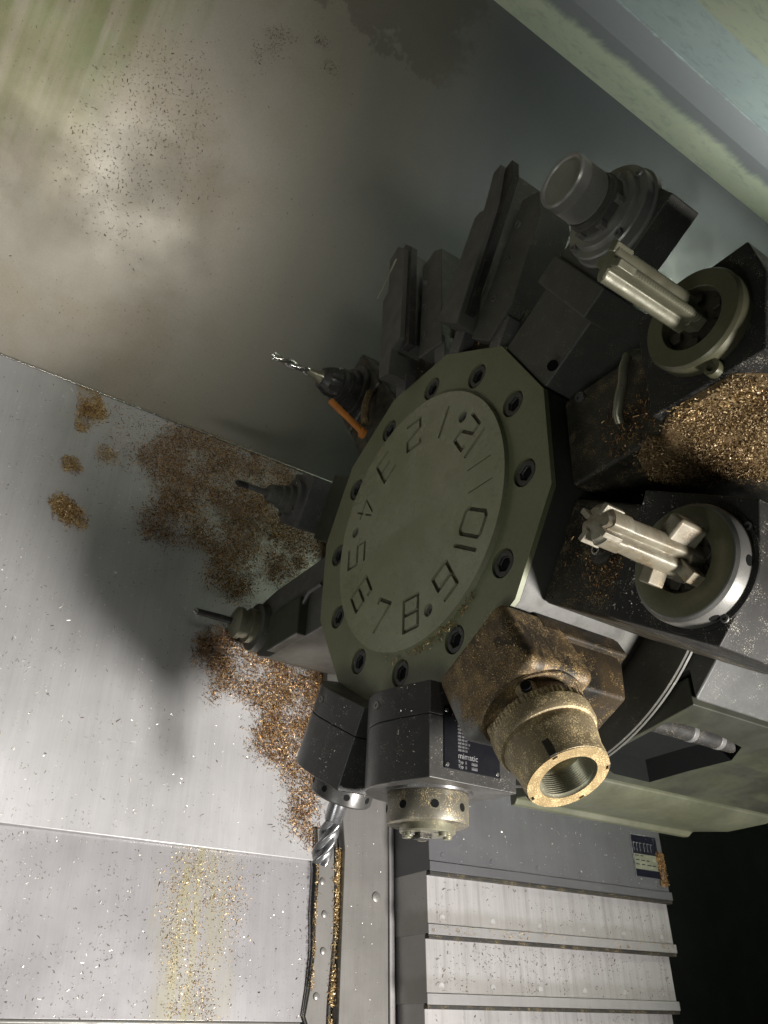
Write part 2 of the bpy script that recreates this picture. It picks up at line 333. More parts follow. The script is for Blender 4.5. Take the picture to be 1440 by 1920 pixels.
def tag(o, label=None, cat=None, group=None, kind=None):
    if label: o['label'] = label
    if cat: o['category'] = cat
    if group: o['group'] = group
    if kind: o['kind'] = kind
    return o
def empty(name, label, cat, mw=None, group=None):
    o = bpy.data.objects.new(name, None); COL.objects.link(o); o.empty_display_size = 0.05
    if mw is not None: o.matrix_world = mw
    return tag(o, label, cat, group)
RF = 0.236                                                     # apothem of the twelve-sided drum
def PH(n): return math.radians(98.5 + 30*(n - 1))
def station(n):                                                # local x along the spindle, y round the drum, z outward
    p = PH(n); loc = Vector((0, -RF*math.cos(p), RF*math.sin(p)))
    return Matrix.Translation(loc) @ Matrix.Rotation(PI/2 - p, 4, 'X')
def circle(cx, cy, r, n, ph=0.0): return [(cx + r*math.cos(ph + 2*PI*i/n), cy + r*math.sin(ph + 2*PI*i/n)) for i in range(n)]
def capsule(a, b, r, n=6):
    ax, ay = a; bx, by = b; t = math.atan2(by-ay, bx-ax)
    return [(bx + r*math.cos(t - PI/2 + PI*i/n), by + r*math.sin(t - PI/2 + PI*i/n)) for i in range(n+1)] + \
           [(ax + r*math.cos(t + PI/2 + PI*i/n), ay + r*math.sin(t + PI/2 + PI*i/n)) for i in range(n+1)]
def inside(p, poly):
    x, y = p; c = False; j = len(poly) - 1
    for i in range(len(poly)):
        xi, yi = poly[i]; xj, yj = poly[j]
        if (yi > y) != (yj > y) and x < (xj-xi)*(y-yi)/(yj-yi) + xi: c = not c
        j = i
    return c
def relief(mb, outer, cuts, depth, mp):
    """sheet with outline `outer`, thickness `depth`, sunk by level inside each (poly, level) of cuts; mp maps (u, v, height)"""
    vs = []; es = []
    for poly in [outer] + [c[0] for c in cuts]:
        k = len(vs); vs += [Vector(p) for p in poly]; es += [(k+i, k+(i+1) % len(poly)) for i in range(len(poly))]
    ov, oe, of, *_ = delaunay_2d_cdt(vs, es, [], 0, 1e-7)
    bb = [(min(p[0] for p in c[0]), max(p[0] for p in c[0]), min(p[1] for p in c[0]), max(p[1] for p in c[0])) for c in cuts]
    lev = []
    for f in of:
        cx = sum(ov[i][0] for i in f)/3; cy = sum(ov[i][1] for i in f)/3
        if not inside((cx, cy), outer): lev.append(None); continue
        L = 0.0
        for (poly, h), q in zip(cuts, bb):
            if q[0] <= cx <= q[1] and q[2] <= cy <= q[3] and inside((cx, cy), poly): L = min(L, h)
        lev.append(L)
    idx = {}; V = []; F = []
    def vid(i, h):
        if (i, h) not in idx: idx[(i, h)] = len(V); V.append(mp(ov[i][0], ov[i][1], h))
        return idx[(i, h)]
    edge = {}
    for f, L in zip(of, lev):
        if L is None: continue
        F.append(tuple(vid(i, L) for i in f))
        for a, b in zip(f, f[1:] + f[:1]): edge.setdefault((min(a, b), max(a, b)), []).append(L)
    for (a, b), Ls in edge.items():
        if len(Ls) == 1: F.append((vid(a, Ls[0]), vid(b, Ls[0]), vid(b, -depth), vid(a, -depth)))
        elif Ls[0] != Ls[1]: F.append((vid(a, Ls[0]), vid(b, Ls[0]), vid(b, Ls[1]), vid(a, Ls[1])))
    return mb.add(V, F)

# ------------------------------------------------------------------ enclosure: wall, roof, bed sheets
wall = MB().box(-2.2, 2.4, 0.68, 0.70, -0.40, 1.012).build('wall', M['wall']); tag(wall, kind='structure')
rp = [(0.68, 1.012), (0.555, 1.034), (0.50, 1.056), (0.35, 1.038), (-0.25, 0.93)]
mb = MB()
poly = rp + [(y, z + 0.02) for y, z in rp[::-1]]
mb.prism(poly, 'x', -2.2, 2.4)
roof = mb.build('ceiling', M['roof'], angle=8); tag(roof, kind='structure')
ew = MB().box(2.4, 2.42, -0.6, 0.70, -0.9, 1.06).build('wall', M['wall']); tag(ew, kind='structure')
# floor of the chip pan far below, dark
fl = MB().box(-2.2, 2.4, -1.6, 0.70, -1.42, -1.40).build('floor', M['void']); tag(fl, kind='structure')

BEDROT = Matrix(((1, 0, 0), (0, 0.669, -0.743), (0, 0.743, 0.669)))       # object x = spindle, y = up slant, z = off the bed
def bed_frame(n0): return Matrix.Translation(SL(0, n0, 0)) @ BEDROT.to_4x4()
bed = empty('bed_cover', 'wide stainless sheet sloping down beside the turret, littered with chips', 'bed cover', bed_frame(-0.522))
MB().box(-1.6, 0.30, -0.319, 0.4364, -0.004, 0.0).build('upper_sheet', M['bed'], bed, 0.001)
b2 = MB()
b2.prism([(-0.317, -0.009), (-0.540, 0.001), (-0.540, -0.003), (-0.317, -0.013)], 'x', -1.6, 0.30).build('lower_sheet', M['bed_low'], bed, 0.0008)
MB().rev([(-1.6, 0.004), (0.158, 0.004)], (-0.543, -0.001), 'x', 16).build('hem', M['steel'], bed)
MB().box(-1.6, 0.158, -0.80, -0.546, -0.026, -0.022).build('apron', M['plate_grey'], bed)
# thin bright sealing strip where the bed sheet meets the wall
MB().box(-1.6, 0.30, 0.4325, 0.4364, 0.0004, 0.0040).build('corner_strip', M['chrome'], bed, 0.001)

# ------------------------------------------------------------------ carriage side plate and wiper strip
cp = empty('carriage_plate', 'plain grey carriage plate with one screw between wiper strip and slatted cover', 'cover plate', bed_frame(-0.5))
MB().prism([(0.206, -0.75), (0.318, -0.75), (0.318, 0.30), (0.166, 0.30), (0.170, -0.06), (0.196, -0.13), (0.216, -0.30), (0.212, -0.55)], 'z', -0.020, 0.0).build('plate', M['plate_grey'], cp, 0.0015)
MB().box(0.3020, 0.3118, -0.75, -0.10, 0.0004, 0.0050).build('edge_strip', M['slat'], cp, 0.0015)
def screw(parent, x, y, z, r=0.0065, mat='steel', axis='z', name='screw'):
    mb = MB(); mb.rev([(z, r*0.98), (z + r*0.22, r*0.9), (z + r*0.34, r*0.62), (z + r*0.36, 0.0)], (x, y), 'z', 20)
    mb.rev([(z + r*0.355, r*0.34), (z + r*0.37, r*0.34)], (x, y), 'z', 6)
    return mb.build(name, M[mat], parent)
screw(cp, 0.278, -0.367, 0.0, 0.0085)
ws = empty('wiper_strip', 'narrow grey wiper strip with rubber edge and round rivets on the bed sheet', 'wiper strip', bed_frame(-0.518))
wl = [(0.170, -0.27), (0.1765, -0.34), (0.1735, -0.40), (0.175, -0.45), (0.169, -0.50), (0.163, -0.533), (0.172, -0.552), (0.172, -0.75)]
MB().prism(wl + [(0.199, -0.75), (0.199, -0.52), (0.207, -0.42), (0.206, -0.34), (0.200, -0.27)], 'z', -0.003, 0.0045).build('strip', M['plate_grey'], ws, 0.001)
mb = MB(); mb.tube([(x - 0.0025, y, 0.001) for x, y in wl], 0.0013, 8); mb.build('rubber_lip', M['rubber'], ws)
mb = MB(); mb.tube([(0.2035, -0.75, 0.002), (0.2035, -0.52, 0.002), (0.2115, -0.42, 0.002), (0.2105, -0.34, 0.002), (0.205, -0.27, 0.002)], 0.0036, 8); mb.build('rubber_lip', M['rubber'], ws)
for x, y in ((0.183, -0.350), (0.189, -0.397), (0.189, -0.448), (0.180, -0.508), (0.184, -0.60)):
    MB().rev([(0.0045, 0.0058), (0.0065, 0.0052), (0.0075, 0.0034), (0.0078, 0.0)], (x, y), 'z', 20).build('rivet', M['plate_grey'], ws)

vd = MB().box(0.30, 2.4, -1.3, 0.40, -0.06, -0.05).build('shade_sheet', M['void']); vd.matrix_world = bed_frame(-0.522); tag(vd, kind='structure')  # added near-black sheet, painted shade to the right of the slatted cover
# ------------------------------------------------------------------ slatted telescopic cover
tcv = empty('slatted_cover', 'box shaped telescopic way cover of stepped steel slats below the turret', 'way cover', bed_frame(-0.4))
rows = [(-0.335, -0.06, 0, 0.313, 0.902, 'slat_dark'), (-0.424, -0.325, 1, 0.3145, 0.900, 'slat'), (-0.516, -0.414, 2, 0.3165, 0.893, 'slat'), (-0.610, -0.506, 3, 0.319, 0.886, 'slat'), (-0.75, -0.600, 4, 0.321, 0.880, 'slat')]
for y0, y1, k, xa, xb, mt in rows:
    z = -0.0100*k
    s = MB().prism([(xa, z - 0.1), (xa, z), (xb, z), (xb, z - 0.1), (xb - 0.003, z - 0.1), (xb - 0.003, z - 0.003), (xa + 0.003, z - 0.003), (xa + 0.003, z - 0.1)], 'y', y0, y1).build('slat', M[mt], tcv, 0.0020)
    MB().box(xa - 0.0015, xb + 0.003, y0 - 0.002, y0 + 0.0125, z + 0.0004, z + 0.0032).build('lip', M['slat_dark'] if k == 0 else M['slat_lip'], s, 0.0008)
    MB().box(xa, xb + 0.002, y0 - 0.0075, y0 - 0.0022, z - 0.0095, z + 0.0012).build('lip_shadow', M['rubber'], s, 0.0006)  # thin black strip added as a painted shadow line under each lip
    for i in range(6):
        x = xa + 0.028 + i*(xb - xa - 0.06)/5
        MB().rev([(z, 0.0056), (z + 0.0007, 0.0052), (z + 0.0009, 0.0040), (z + 0.0006, 0.0030), (z + 0.0006, 0)], (x, y0 + 0.0225), 'z', 18).build('rivet', M[mt], s)
lb = MB().box(0.811, 0.886, -0.300, -0.224, 0.0004, 0.0010).build('label', M['ink_blue'], tcv)
MB().box(0.813, 0.884, -0.287, -0.259, 0.0011, 0.0014).build('grey_panel', M['label_grey'], lb)
mb = MB()
mb.box(0.8095, 0.8115, -0.302, -0.222, 0.0011, 0.0017); mb.box(0.8118, 0.856, -0.2245, -0.2225, 0.0011, 0.0017)
mb.build('border', M['ink_white'], lb)
def text(body, size, parent, loc, mat, rot=None, name='lettering', align='LEFT', ext=0.0002):
    c = bpy.data.curves.new(name, 'FONT'); c.body = body; c.size = size; c.extrude = ext; c.align_x = align
    o = bpy.data.objects.new(name, c); COL.objects.link(o)
    dg = bpy.context.evaluated_depsgraph_get(); me = bpy.data.meshes.new_from_object(o.evaluated_get(dg)); bpy.data.objects.remove(o)
    me.materials.clear(); me.materials.append(mat)
    o = bpy.data.objects.new(name, me); COL.objects.link(o); o.parent = parent
    o.matrix_local = Matrix.Translation(Vector(loc)) @ (rot.to_4x4() if rot is not None else Matrix.Identity(4))
    return o
mb = MB()
for i in range(3):
    for j in range(4 - i):
        x = 0.816 + j*0.016; mb.box(x, x + 0.008 + 0.005*random.random(), -0.279 + i*0.008, -0.2775 + i*0.008, 0.0015, 0.0017)
mb.build('print_line', M['ink_blue'], lb)
mb = MB()
for x in (0.816, 0.825, 0.834, 0.846, 0.856, 0.866):      # outlines of worn, unreadable capitals
    mb.box(x, x + 0.0012, -0.254, -0.238, 0.0011, 0.0013); mb.box(x, x + 0.006, -0.2395, -0.238, 0.0013, 0.00145)
mb.build('worn_lettering', M['ink_white'], lb)

# ------------------------------------------------------------------ turret housing behind, under and right of the drum
hs = empty('turret_housing', 'dark angular casting behind the turret with worn green underside above the slatted cover', 'housing', bed_frame(0.0))
oc = [(-0.2400, 0.005), (-0.2200, 0.1960), (-0.2550, 0.1958), (-0.222, 0.231), (-0.08, 0.296), (0.15, 0.296), (0.296, 0.12), (0.296, -0.11), (-0.2845, -0.11)]
MB().prism(oc, 'x', 0.222, 0.66).build('casting', M['housing_grey'], hs, 0.003)
# underside sheet with its cut-out, seen from below: u along the spindle, v off the bed
pk = [(0.2300, 0.040), (0.2300, 0.150), (0.252, 0.155), (0.317, 0.153), (0.376, 0.143), (0.398, 0.112), (0.371, 0.066), (0.350, 0.020), (0.282, 0.021)]
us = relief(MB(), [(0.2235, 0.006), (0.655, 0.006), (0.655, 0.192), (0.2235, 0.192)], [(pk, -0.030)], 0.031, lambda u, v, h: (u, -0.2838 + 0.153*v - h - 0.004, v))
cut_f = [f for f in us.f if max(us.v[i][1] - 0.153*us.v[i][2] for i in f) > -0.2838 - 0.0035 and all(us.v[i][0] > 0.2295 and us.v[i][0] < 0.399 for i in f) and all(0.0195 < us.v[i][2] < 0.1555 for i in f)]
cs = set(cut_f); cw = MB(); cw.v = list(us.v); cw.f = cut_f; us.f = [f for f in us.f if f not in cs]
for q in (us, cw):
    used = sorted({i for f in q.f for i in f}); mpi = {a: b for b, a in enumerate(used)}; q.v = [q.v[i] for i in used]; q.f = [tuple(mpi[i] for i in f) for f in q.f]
us.build('underside', M['underside'], hs, 0.0015); cw.build('cut_out', M['void'], hs)  # walls and floor of the cut-out coloured near-black in place of shade
mb = MB(); mb.add([(u, -0.2838 + 0.153*v + 0.0250, v) for u, v in pk], [tuple(range(len(pk)))]); mb.build('cut_out_floor', M['void'], hs)
MB().rev([(0.236, 0.0115), (0.386, 0.0115)], (-0.2838 + 0.153*0.124 + 0.010, 0.124), 'x', 28).build('guide_rod', M['black'], hs, 0.001)
for xc in (0.300, 0.352): MB().rev([(xc, 0.0122), (xc + 0.010, 0.0122)], (-0.2838 + 0.153*0.124 + 0.010, 0.124), 'x', 28).build('rod_glint', M['gun'], hs, 0.002)  # two lighter bands put on the rod as modelled glints
lipp = [(-0.2838, 0.0055), (-0.2900, 0.0050), (-0.2960, -0.006), (-0.3030, -0.052), (-0.3020, -0.062), (-0.2990, -0.094), (-0.3060, -0.1000), (-0.3060, -0.1080), (-0.2850, -0.1080)]
k_ = MB(); n_ = len(lipp)
k_.add([(0.224, y, zz) for y, zz in lipp] + [(0.640 + 0.65*zz + 0.004, y, zz) for y, zz in lipp], [tuple(range(n_))[::-1], tuple(range(n_, 2*n_))] + [(i, (i+1) % n_, n_ + (i+1) % n_, n_ + i) for i in range(n_)])
k_.build('drip_lip', M['cast_green'], hs, 0.002)

# ------------------------------------------------------------------ turret
tu = empty('turret', 'olive green twelve sided turret face with engraved numbers one to twelve', 'tool turret', Matrix.Identity(4))
FM = lambda u, v, h: (-h, u, v)            # face maps: height comes towards the viewer side (-X)
def pol(R, ph): return (-R*math.cos(ph), R*math.sin(ph))
RV = RF/math.cos(PI/12)
outer = [pol(RV, PH(1) - PI/12 + i*PI/6) for i in range(12)]
bolts = [pol(0.2, PI/2 + i*PI/6) for i in range(12)]
mb = relief(MB(), outer, [(circle(y, z, 0.0172, 36), -0.0058) for y, z in bolts], 0.0066, FM)
mb.build('face_plate', M['green'], tu, 0.0016, 30)
mb = MB(); mb.prism([pol(RV - 0.0002, PH(1) - PI/12 + i*PI/6) for i in range(12)], 'x', 0.0068, 0.165)
mb.build('drum', M['drum_steel'], tu, 0.001)
MB().rev([(0.165, 0.24), (0.1975, 0.24), (0.1975, 0.292), (0.1990, 0.300), (0.2008, 0.3012), (0.2025, 0.300), (0.2028, 0.2965), (0.2038, 0.2965), (0.2040, 0.301), (0.2060, 0.302), (0.2064, 0.29), (0.2215, 0.29)], (0, 0), 'x', 120).build('seal_ring', M['dark_gun'], tu)
for i, (y, z) in enumerate(bolts):
    head = relief(MB(), circle(y, z, 0.0152, 32), [(circle(y, z, 0.0098, 6, 0.4 + 1.3*i), -0.0042)], 0.0043, lambda u, v, h: (0.0016 - h, u, v))
    bo = head.build('bolt', M['barrel_grey'], tu, 0.0012, 30)
    MB().rev([(0.0057, 0.0094), (0.0054, 0.0)], (y, z), 'x', 6).build('socket', M['void'], bo)

GL = {'1': [((.5,0),(.5,1))], '2': [((0,.86),(.0,1)),((0,1),(1,1)),((1,1),(1,.62)),((1,.62),(0,.38)),((0,.38),(0,0)),((0,0),(1,0))],
      '3': [((0,1),(1,1)),((.2,.5),(1,.5)),((0,0),(1,0)),((1,0),(1,1))],
      '4': [((.72,0),(.72,.42)),((.72,.62),(.72,1)),((.0,.34),(.5,1)),((.0,.34),(1,.34))],
      '5': [((1,1),(0,1)),((0,1),(0,.55)),((0,.55),(1,.55)),((1,.55),(1,0)),((1,0),(0,0))],
      '6': [((1,.8),(1,1)),((1,1),(0,1)),((0,1),(0,0)),((0,0),(1,0)),((1,0),(1,.5)),((1,.5),(0,.5))],
      '7': [((0,.88),(0,1)),((0,1),(1,1)),((1,1),(.42,0))],
      '8': [((0,0),(0,1)),((1,.0),(1,.42)),((1,.58),(1,1)),((0,0),(1,0)),((0,.5),(1,.5)),((0,1),(1,1))],
      '9': [((1,1),(0,1)),((0,1),(0,.48)),((0,.48),(1,.48)),((1,0),(1,1)),((1,0),(.1,0))],
      '0': [((0,.1),(0,.9)),((0,.9),(.15,1)),((.15,1),(.85,1)),((.85,1),(1,.9)),((1,.9),(1,.1)),((1,.1),(.85,0)),((.85,0),(.15,0)),((.15,0),(0,.1))]}
cuts = []
def glyph(ch, n, t0, wd, sw=0.0026, r0=0.112, r1=0.153, depth=-0.0032):
    ph = PH(n)
    for a, b in GL[ch]:
        q = []
        for gx, gy in (a, b):
            T = t0 + gx*wd; R = r1 - gy*(r1 - r0)
            q.append((-R*math.cos(ph) + T*math.sin(ph), R*math.sin(ph) + T*math.cos(ph)))
        cuts.append((capsule(q[0], q[1], sw), depth))
for n in range(1, 10): glyph(str(n), n, -0.0145, 0.029, depth=-0.0018 if n == 4 else -0.0032, sw=0.0016 if n == 4 else 0.0026)
glyph('1', 10, -0.034, 0.022); glyph('0', 10, -0.008, 0.031)
glyph('1', 11, -0.028, 0.022, 0.0011, depth=-0.0012); glyph('1', 11, 0.004, 0.022, 0.0011, depth=-0.0012)
glyph('1', 12, -0.030, 0.018); glyph('2', 12, -0.006, 0.025)
pins = [(0.1445, math.radians(82.5)), (0.1445, math.radians(-157.5)), (0.1445, math.radians(-37.5))]
for R, ph in pins: y, z = pol(R, ph); cuts.append((circle(y, z, 0.0082, 24), -0.0045))
full = relief(MB(), circle(0, 0, 0.1755, 128), cuts, 0.0075, lambda u, v, h: (-0.0075 - h, u, v))
def split(mb, test):
    a, b = MB(), MB(); a.v = list(mb.v); b.v = list(mb.v); a.f = [f for f in mb.f if not test([mb.v[i] for i in f])]; b.f = [f for f in mb.f if test([mb.v[i] for i in f])]
    for q in (a, b):
        used = sorted({i for f in q.f for i in f}); k = {x: j for j, x in enumerate(used)}; q.v = [q.v[i] for i in used]; q.f = [tuple(k[i] for i in f) for f in q.f]
    return a, b
top, eng = split(full, lambda vs: all(-0.0064 < p[0] < -0.002 for p in vs))
dk = top.build('number_disc', M['disc'], tu, 0.0007, 30)
root_ = list(range(len(eng.v)))
def find(i):
    while root_[i] != i: root_[i] = root_[root_[i]]; i = root_[i]
    return i
for f in eng.f:
    for i in f[1:]: root_[find(i)] = find(f[0])
for r_ in sorted({find(f[0]) for f in eng.f}):                 # one grimy groove floor per engraved figure or pin hole
    part = MB(); fs = [f for f in eng.f if find(f[0]) == r_]; used = sorted({i for f in fs for i in f}); k = {x: j for j, x in enumerate(used)}
    part.v = [eng.v[i] for i in used]; part.f = [tuple(k[i] for i in f) for f in fs]; part.build('engraved_figure', M['grime'], dk)
for R, ph in pins:
    y, z = pol(R, ph)
    relief(MB(), circle(y, z, 0.0072, 24), [(circle(y, z, 0.0036, 6, ph), -0.003)], 0.003, lambda u, v, h: (-0.0042 - h, u, v)).build('screw', M['gun'], dk, 0.0004, 30)

# ------------------------------------------------------------------ common holder pieces (local frame: x spindle, y round, z = R)
def holder(n, label): return empty('tool_holder', label, 'tool holder', station(n), 'tool holders bolted round the turret')
def ring_of_holes(parent, axis, a, rad, c, r, k, ph=0.0, mat='void', depth=0.0015):
    """dark spanner holes in a ring's rim, each a shallow plug set 0.3 mm proud of the rim"""
    for i in range(k):
        t = ph + 2*PI*i/k; d = Vector((math.cos(t), math.sin(t)))
        m2 = MB(); m2.rev([(rad - depth, r), (rad + 0.0003, r), (rad + 0.0003, 0)], (0, 0), 'z', 16, caps=(True, False))
        o = m2.build('spanner_hole', M[mat], parent)
        if axis == 'x':
            z = Vector((0, d.x, d.y)); x = Vector((1, 0, 0)); org = Vector((a, c[0], c[1]))
        else:
            z = Vector((d.x, d.y, 0)); x = Vector((0, 0, 1)); org = Vector((c[0], c[1], a))
        y = z.cross(x)
        o.matrix_local = Matrix.Translation(org) @ Matrix((x, y, z)).transposed().to_4x4()

ZR = RF
def z(R): return R - ZR

# ---- station 10: black holder with the cream form cutter
h10 = holder(10, 'black boxy tool holder with wide ring holding the cream cutter')
MB(ZR).prism([(-0.056, 0.2362), (0.060, 0.2362), (0.060, 0.372), (-0.056, 0.372)], 'x', 0.034, 0.24).build('base', M['black_dirty'], h10, 0.006, seg=3)
MB(ZR).prism([(-0.056, 0.376), (0.061, 0.376), (0.061, 0.4885), (0.028, 0.5000), (-0.018, 0.5010), (-0.056, 0.4915)], 'x', -0.012, 0.26).build('head', M['holder_black'], h10, 0.0016)
c10 = (0.0, 0.4525)
m = MB(ZR); m.rev([(-0.012, 0.0545), (-0.0132, 0.0540), (-0.0133, 0.0505), (-0.0122, 0.0503), (-0.0122, 0.04)], c10, 'x', 80, caps=(True, True)); m.build('flange', M['holder_black'], h10)
m = MB(ZR); m.rev([(-0.012, 0.0498), (-0.0235, 0.0496), (-0.0275, 0.0484), (-0.0300, 0.0462), (-0.0305, 0.0452), (-0.0305, 0.0265), (-0.024, 0.0255)], c10, 'x', 96, caps=(True, False)); rg = m.build('ring', M['steel'], h10, 0, 20)
m = MB(ZR); m.rev([(-0.0306, 0.0452), (-0.0309, 0.0445), (-0.0309, 0.0268), (-0.0306, 0.0262)], c10, 'x', 96, caps=(False, False)); m.build('ring_face', M['dull_ring'], h10)
ring_of_holes(rg, 'x', -0.0185, 0.0496, (c10[0], z(c10[1])), 0.0042, 6, 0.30)
m = MB(ZR); m.rev([(-0.024, 0.0256), (-0.024, 0.012)], c10, 'x', 48, caps=(False, True)); co = m.build('collet', M['collet'], h10)
for i in range(8):
    t = 2*PI*i/8 + 0.2
    m = MB(ZR); m.rev([(-0.0265, 0.0060), (-0.0242, 0.0064)], (c10[0] + 0.0185*math.cos(t), c10[1] + 0.0185*math.sin(t)), 'x', 5); m.build('collet_jaw', M['collet'], co, 0.0008)
for t, rr in ((0.75, 0.0515), (2.3, 0.0515), (-0.62, 0.0515)):
    m = MB(ZR); m.rev([(-0.0130, 0.0036), (-0.0145, 0.0036), (-0.0145, 0.0020), (-0.0132, 0.0018)], (c10[0] + rr*math.cos(t), c10[1] + rr*math.sin(t)), 'x', 16); m.build('flange_screw', M['steel'], h10)
m = MB(ZR); m.rev([(0.0345, 0.015), (0.029, 0.013), (0.026, 0.008)], (0.006, 0.303), 'x', 24); m.build('nozzle_boss', M['black_dirty'], h10)
m = MB(ZR); m.rev([(0.028, 0.0052), (0.0215, 0.0052), (0.0213, 0.0046), (0.0216, 0.0034), (0.027, 0.0032)], (0.006, 0.303), 'x', 24); m.build('nozzle', M['chrome'], h10)
# the cutter itself
ct = empty('form_cutter', 'cream coloured fluted cutter with wing shaped teeth held in the black holder', 'cutter', station(10) @ Matrix.Translation((0, 0, z(0.4525))))
def flutes(k, twist, d, sharp=2.0):
    return lambda a, t: 1.0 - d*(0.5 + 0.5*math.cos(k*(t + twist*a)))**sharp
A = [(-0.128, 0.010), (-0.1275, 0.0125), (-0.124, 0.0150)] + [(-0.124 + 0.004*i, 0.0160) for i in range(0, 6)] + [(-0.104, 0.0148)] + [(-0.100 + 0.004*i, 0.0148 + 0.00012*i) for i in range(0, 20)]
MB().rev(A, (0, 0), 'x', 128, flutes(4, 2.0, 0.40, 5.0)).build('fluted_body', M['cream'], ct, 0.0, 40)
m = MB(); m.rev([(-0.040, 0.0165), (-0.018, 0.0165)], (0, 0), 'x', 40); m.build('shank', M['cream'], ct, 0.001)
for t, L, wd, x0, x1 in ((0.48, 0.0315, 0.0145, -0.066, -0.034), (3.20, 0.0265, 0.0105, -0.063, -0.046), (2.10, 0.0275, 0.0105, -0.045, -0.028)):
    m = MB(); m.box(x0, x1, 0.006, L, -wd/2, wd/2)
    o = m.build('tooth', M['cream'], ct, 0.0035 if wd > 0.012 else 0.0012, seg=3); o.rotation_euler = (t - (0 if wd < 0.012 else 0), 0, 0)
for t in (0.5, 2.07, 3.64, 5.21):
    m = MB(); m.box(-0.1305, -0.112, 0.007, 0.0168, -0.0022, 0.0022)
    o = m.build('cutting_insert', M['cream'], ct, 0.0006); o.rotation_euler = (t, 0, 0)

# ---- station 11: dark holder with a slim broach in a wide ring, chip heap on its lower side
h11 = holder(11, 'dark tool holder with curved coolant pipe and a golden heap of chips')
MB(ZR).box(0.030, 0.24, -0.056, 0.058, 0.2362, 0.372).build('base', M['black_dirty'], h11, 0.005, seg=3)
MB(ZR).prism([(-0.056, 0.366), (0.064, 0.366), (0.064, 0.492), (0.02, 0.500), (-0.056, 0.482)], 'x', 0.0, 0.26).build('head', M['holder_black'], h11, 0.0018)
c11 = (0.006, 0.434)
m = MB(ZR); m.rev([(0.0, 0.0500), (-0.0140, 0.0500), (-0.0170, 0.0480), (-0.0175, 0.0474), (-0.0175, 0.0318), (-0.0170, 0.0310), (-0.008, 0.0305)], c11, 'x', 96, caps=(True, False)); m.build('ring', M['dull_ring'], h11, 0.0004, 20)
m = MB(ZR); m.rev([(-0.008, 0.0306), (-0.008, 0.008)], c11, 'x', 48, caps=(False, True)); co = m.build('collet', M['collet'], h11)
for i in range(6):
    t = 2*PI*i/6 + 0.3; m = MB(ZR); m.rev([(-0.0115, 0.0066), (-0.0082, 0.0072)], (c11[0] + 0.0225*math.cos(t), c11[1] + 0.0225*math.sin(t)), 'x', 5); m.build('collet_jaw', M['collet'], co, 0.0008)
m = MB(ZR); m.rev([(0.0, 0.0085), (-0.007, 0.0080), (-0.0075, 0.0045), (-0.003, 0.0040)], (-0.048, 0.437), 'x', 20); m.build('clamp_eye', M['dull_ring'], h11)
m = MB(ZR); m.rev([(0.030, 0.0062), (0.027, 0.0062), (0.0268, 0.0036), (0.029, 0.0034)], (0.048, 0.262), 'x', 20); m.build('socket_screw', M['gun'], h11)
pts = [(0.030, 0.052, 0.335), (0.012, 0.050, 0.335), (0.002, 0.045, 0.330), (-0.002, 0.030, 0.326), (-0.001, 0.014, 0.322), (0.002, 0.000, 0.312), (0.006, -0.012, 0.305), (0.012, -0.018, 0.302)]
MB(ZR).tube(pts, [0.0055, 0.0058] + [0.0052]*6, 14).build('coolant_pipe', M['oily_steel'], h11).location = (0.0138, 0, 0.0094)
br = empty('broach', 'pale oily fluted broach with finely toothed lands in the upper right ring', 'broach', station(11) @ Matrix.Translation((0, 0.006, z(0.434))))
A = []
for i in range(64):
    a = -0.126 + 0.104*i/63; A.append((a, 0.0165 + (0.0007 if i % 2 else 0.0) - (0.002 if i == 0 else 0)))
MB().rev(A, (0, 0), 'x', 80, flutes(4, 0.0, 0.50, 1.1)).build('toothed_body', M['cream_dull'], br, 0, 40)
m = MB(); m.rev([(-0.024, 0.0125), (-0.008, 0.0118)], (0, 0), 'x', 6); m.build('shank', M['cream_dull'], br, 0.0012)
for t in (0.785, 2.356):
    m = MB(); m.box(-0.1285, -0.108, 0.0085, 0.0185, -0.004, 0.004); o = m.build('lead_tooth', M['cream_dull'], br, 0.0015); o.rotation_euler = (t, 0, 0)

# ---- station 12: holder with the screwed spindle nose
h12 = holder(12, 'dark holder with large threaded spindle nose and stepped flange, topmost right of the turret')
MB(ZR).prism([(-0.058, 0.2362), (0.058, 0.2362), (0.058, 0.34), (0.030, 0.36), (-0.058, 0.335)], 'x', 0.004, 0.20).build('base', M['dark_gun'], h12, 0.003)
MB(ZR).box(-0.010, 0.10, -0.062, 0.060, 0.322, 0.360).build('clamp_block', M['dark_gun'], h12, 0.003)
MB(ZR).box(-0.004, 0.040, -0.058, 0.058, 0.352, 0.470).build('head', M['dark_gun'], h12, 0.002)
m = MB(ZR); m.rev([(0, 0.0068), (0.0006, 0.0068), (0.0006, 0)], (-0.004, 0.262), 'y', 18); hh = m.build('screw_hole', M['void'], h12); hh.location.y = -0.0587
c12 = (0.002, 0.424)
m = MB(ZR); m.rev([(0.0, 0.058), (-0.006, 0.058), (-0.008, 0.0555), (-0.018, 0.0550), (-0.020, 0.0535), (-0.020, 0.046), (-0.023, 0.0455), (-0.026, 0.044), (-0.026, 0.037), (-0.031, 0.0365)], c12, 'x', 96); m.build('flange', M['nose_steel'], h12, 0, 25)
for t in (0.4, 1.9, 3.4, 4.9):
    m = MB(ZR); m.rev([(-0.020, 0.0042), (-0.0245, 0.0042), (-0.0245, 0.002), (-0.022, 0.002)], (c12[0] + 0.0495*math.cos(t), c12[1] + 0.0495*math.sin(t)), 'x', 16); m.build('flange_screw', M['steel'], h12)
m = MB(ZR); m.rev([(-0.030, 0.0335), (-0.041, 0.0335), (-0.042, 0.0315), (-0.048, 0.0310)], c12, 'x', 80); m.build('collar', M['dark_gun'], h12)
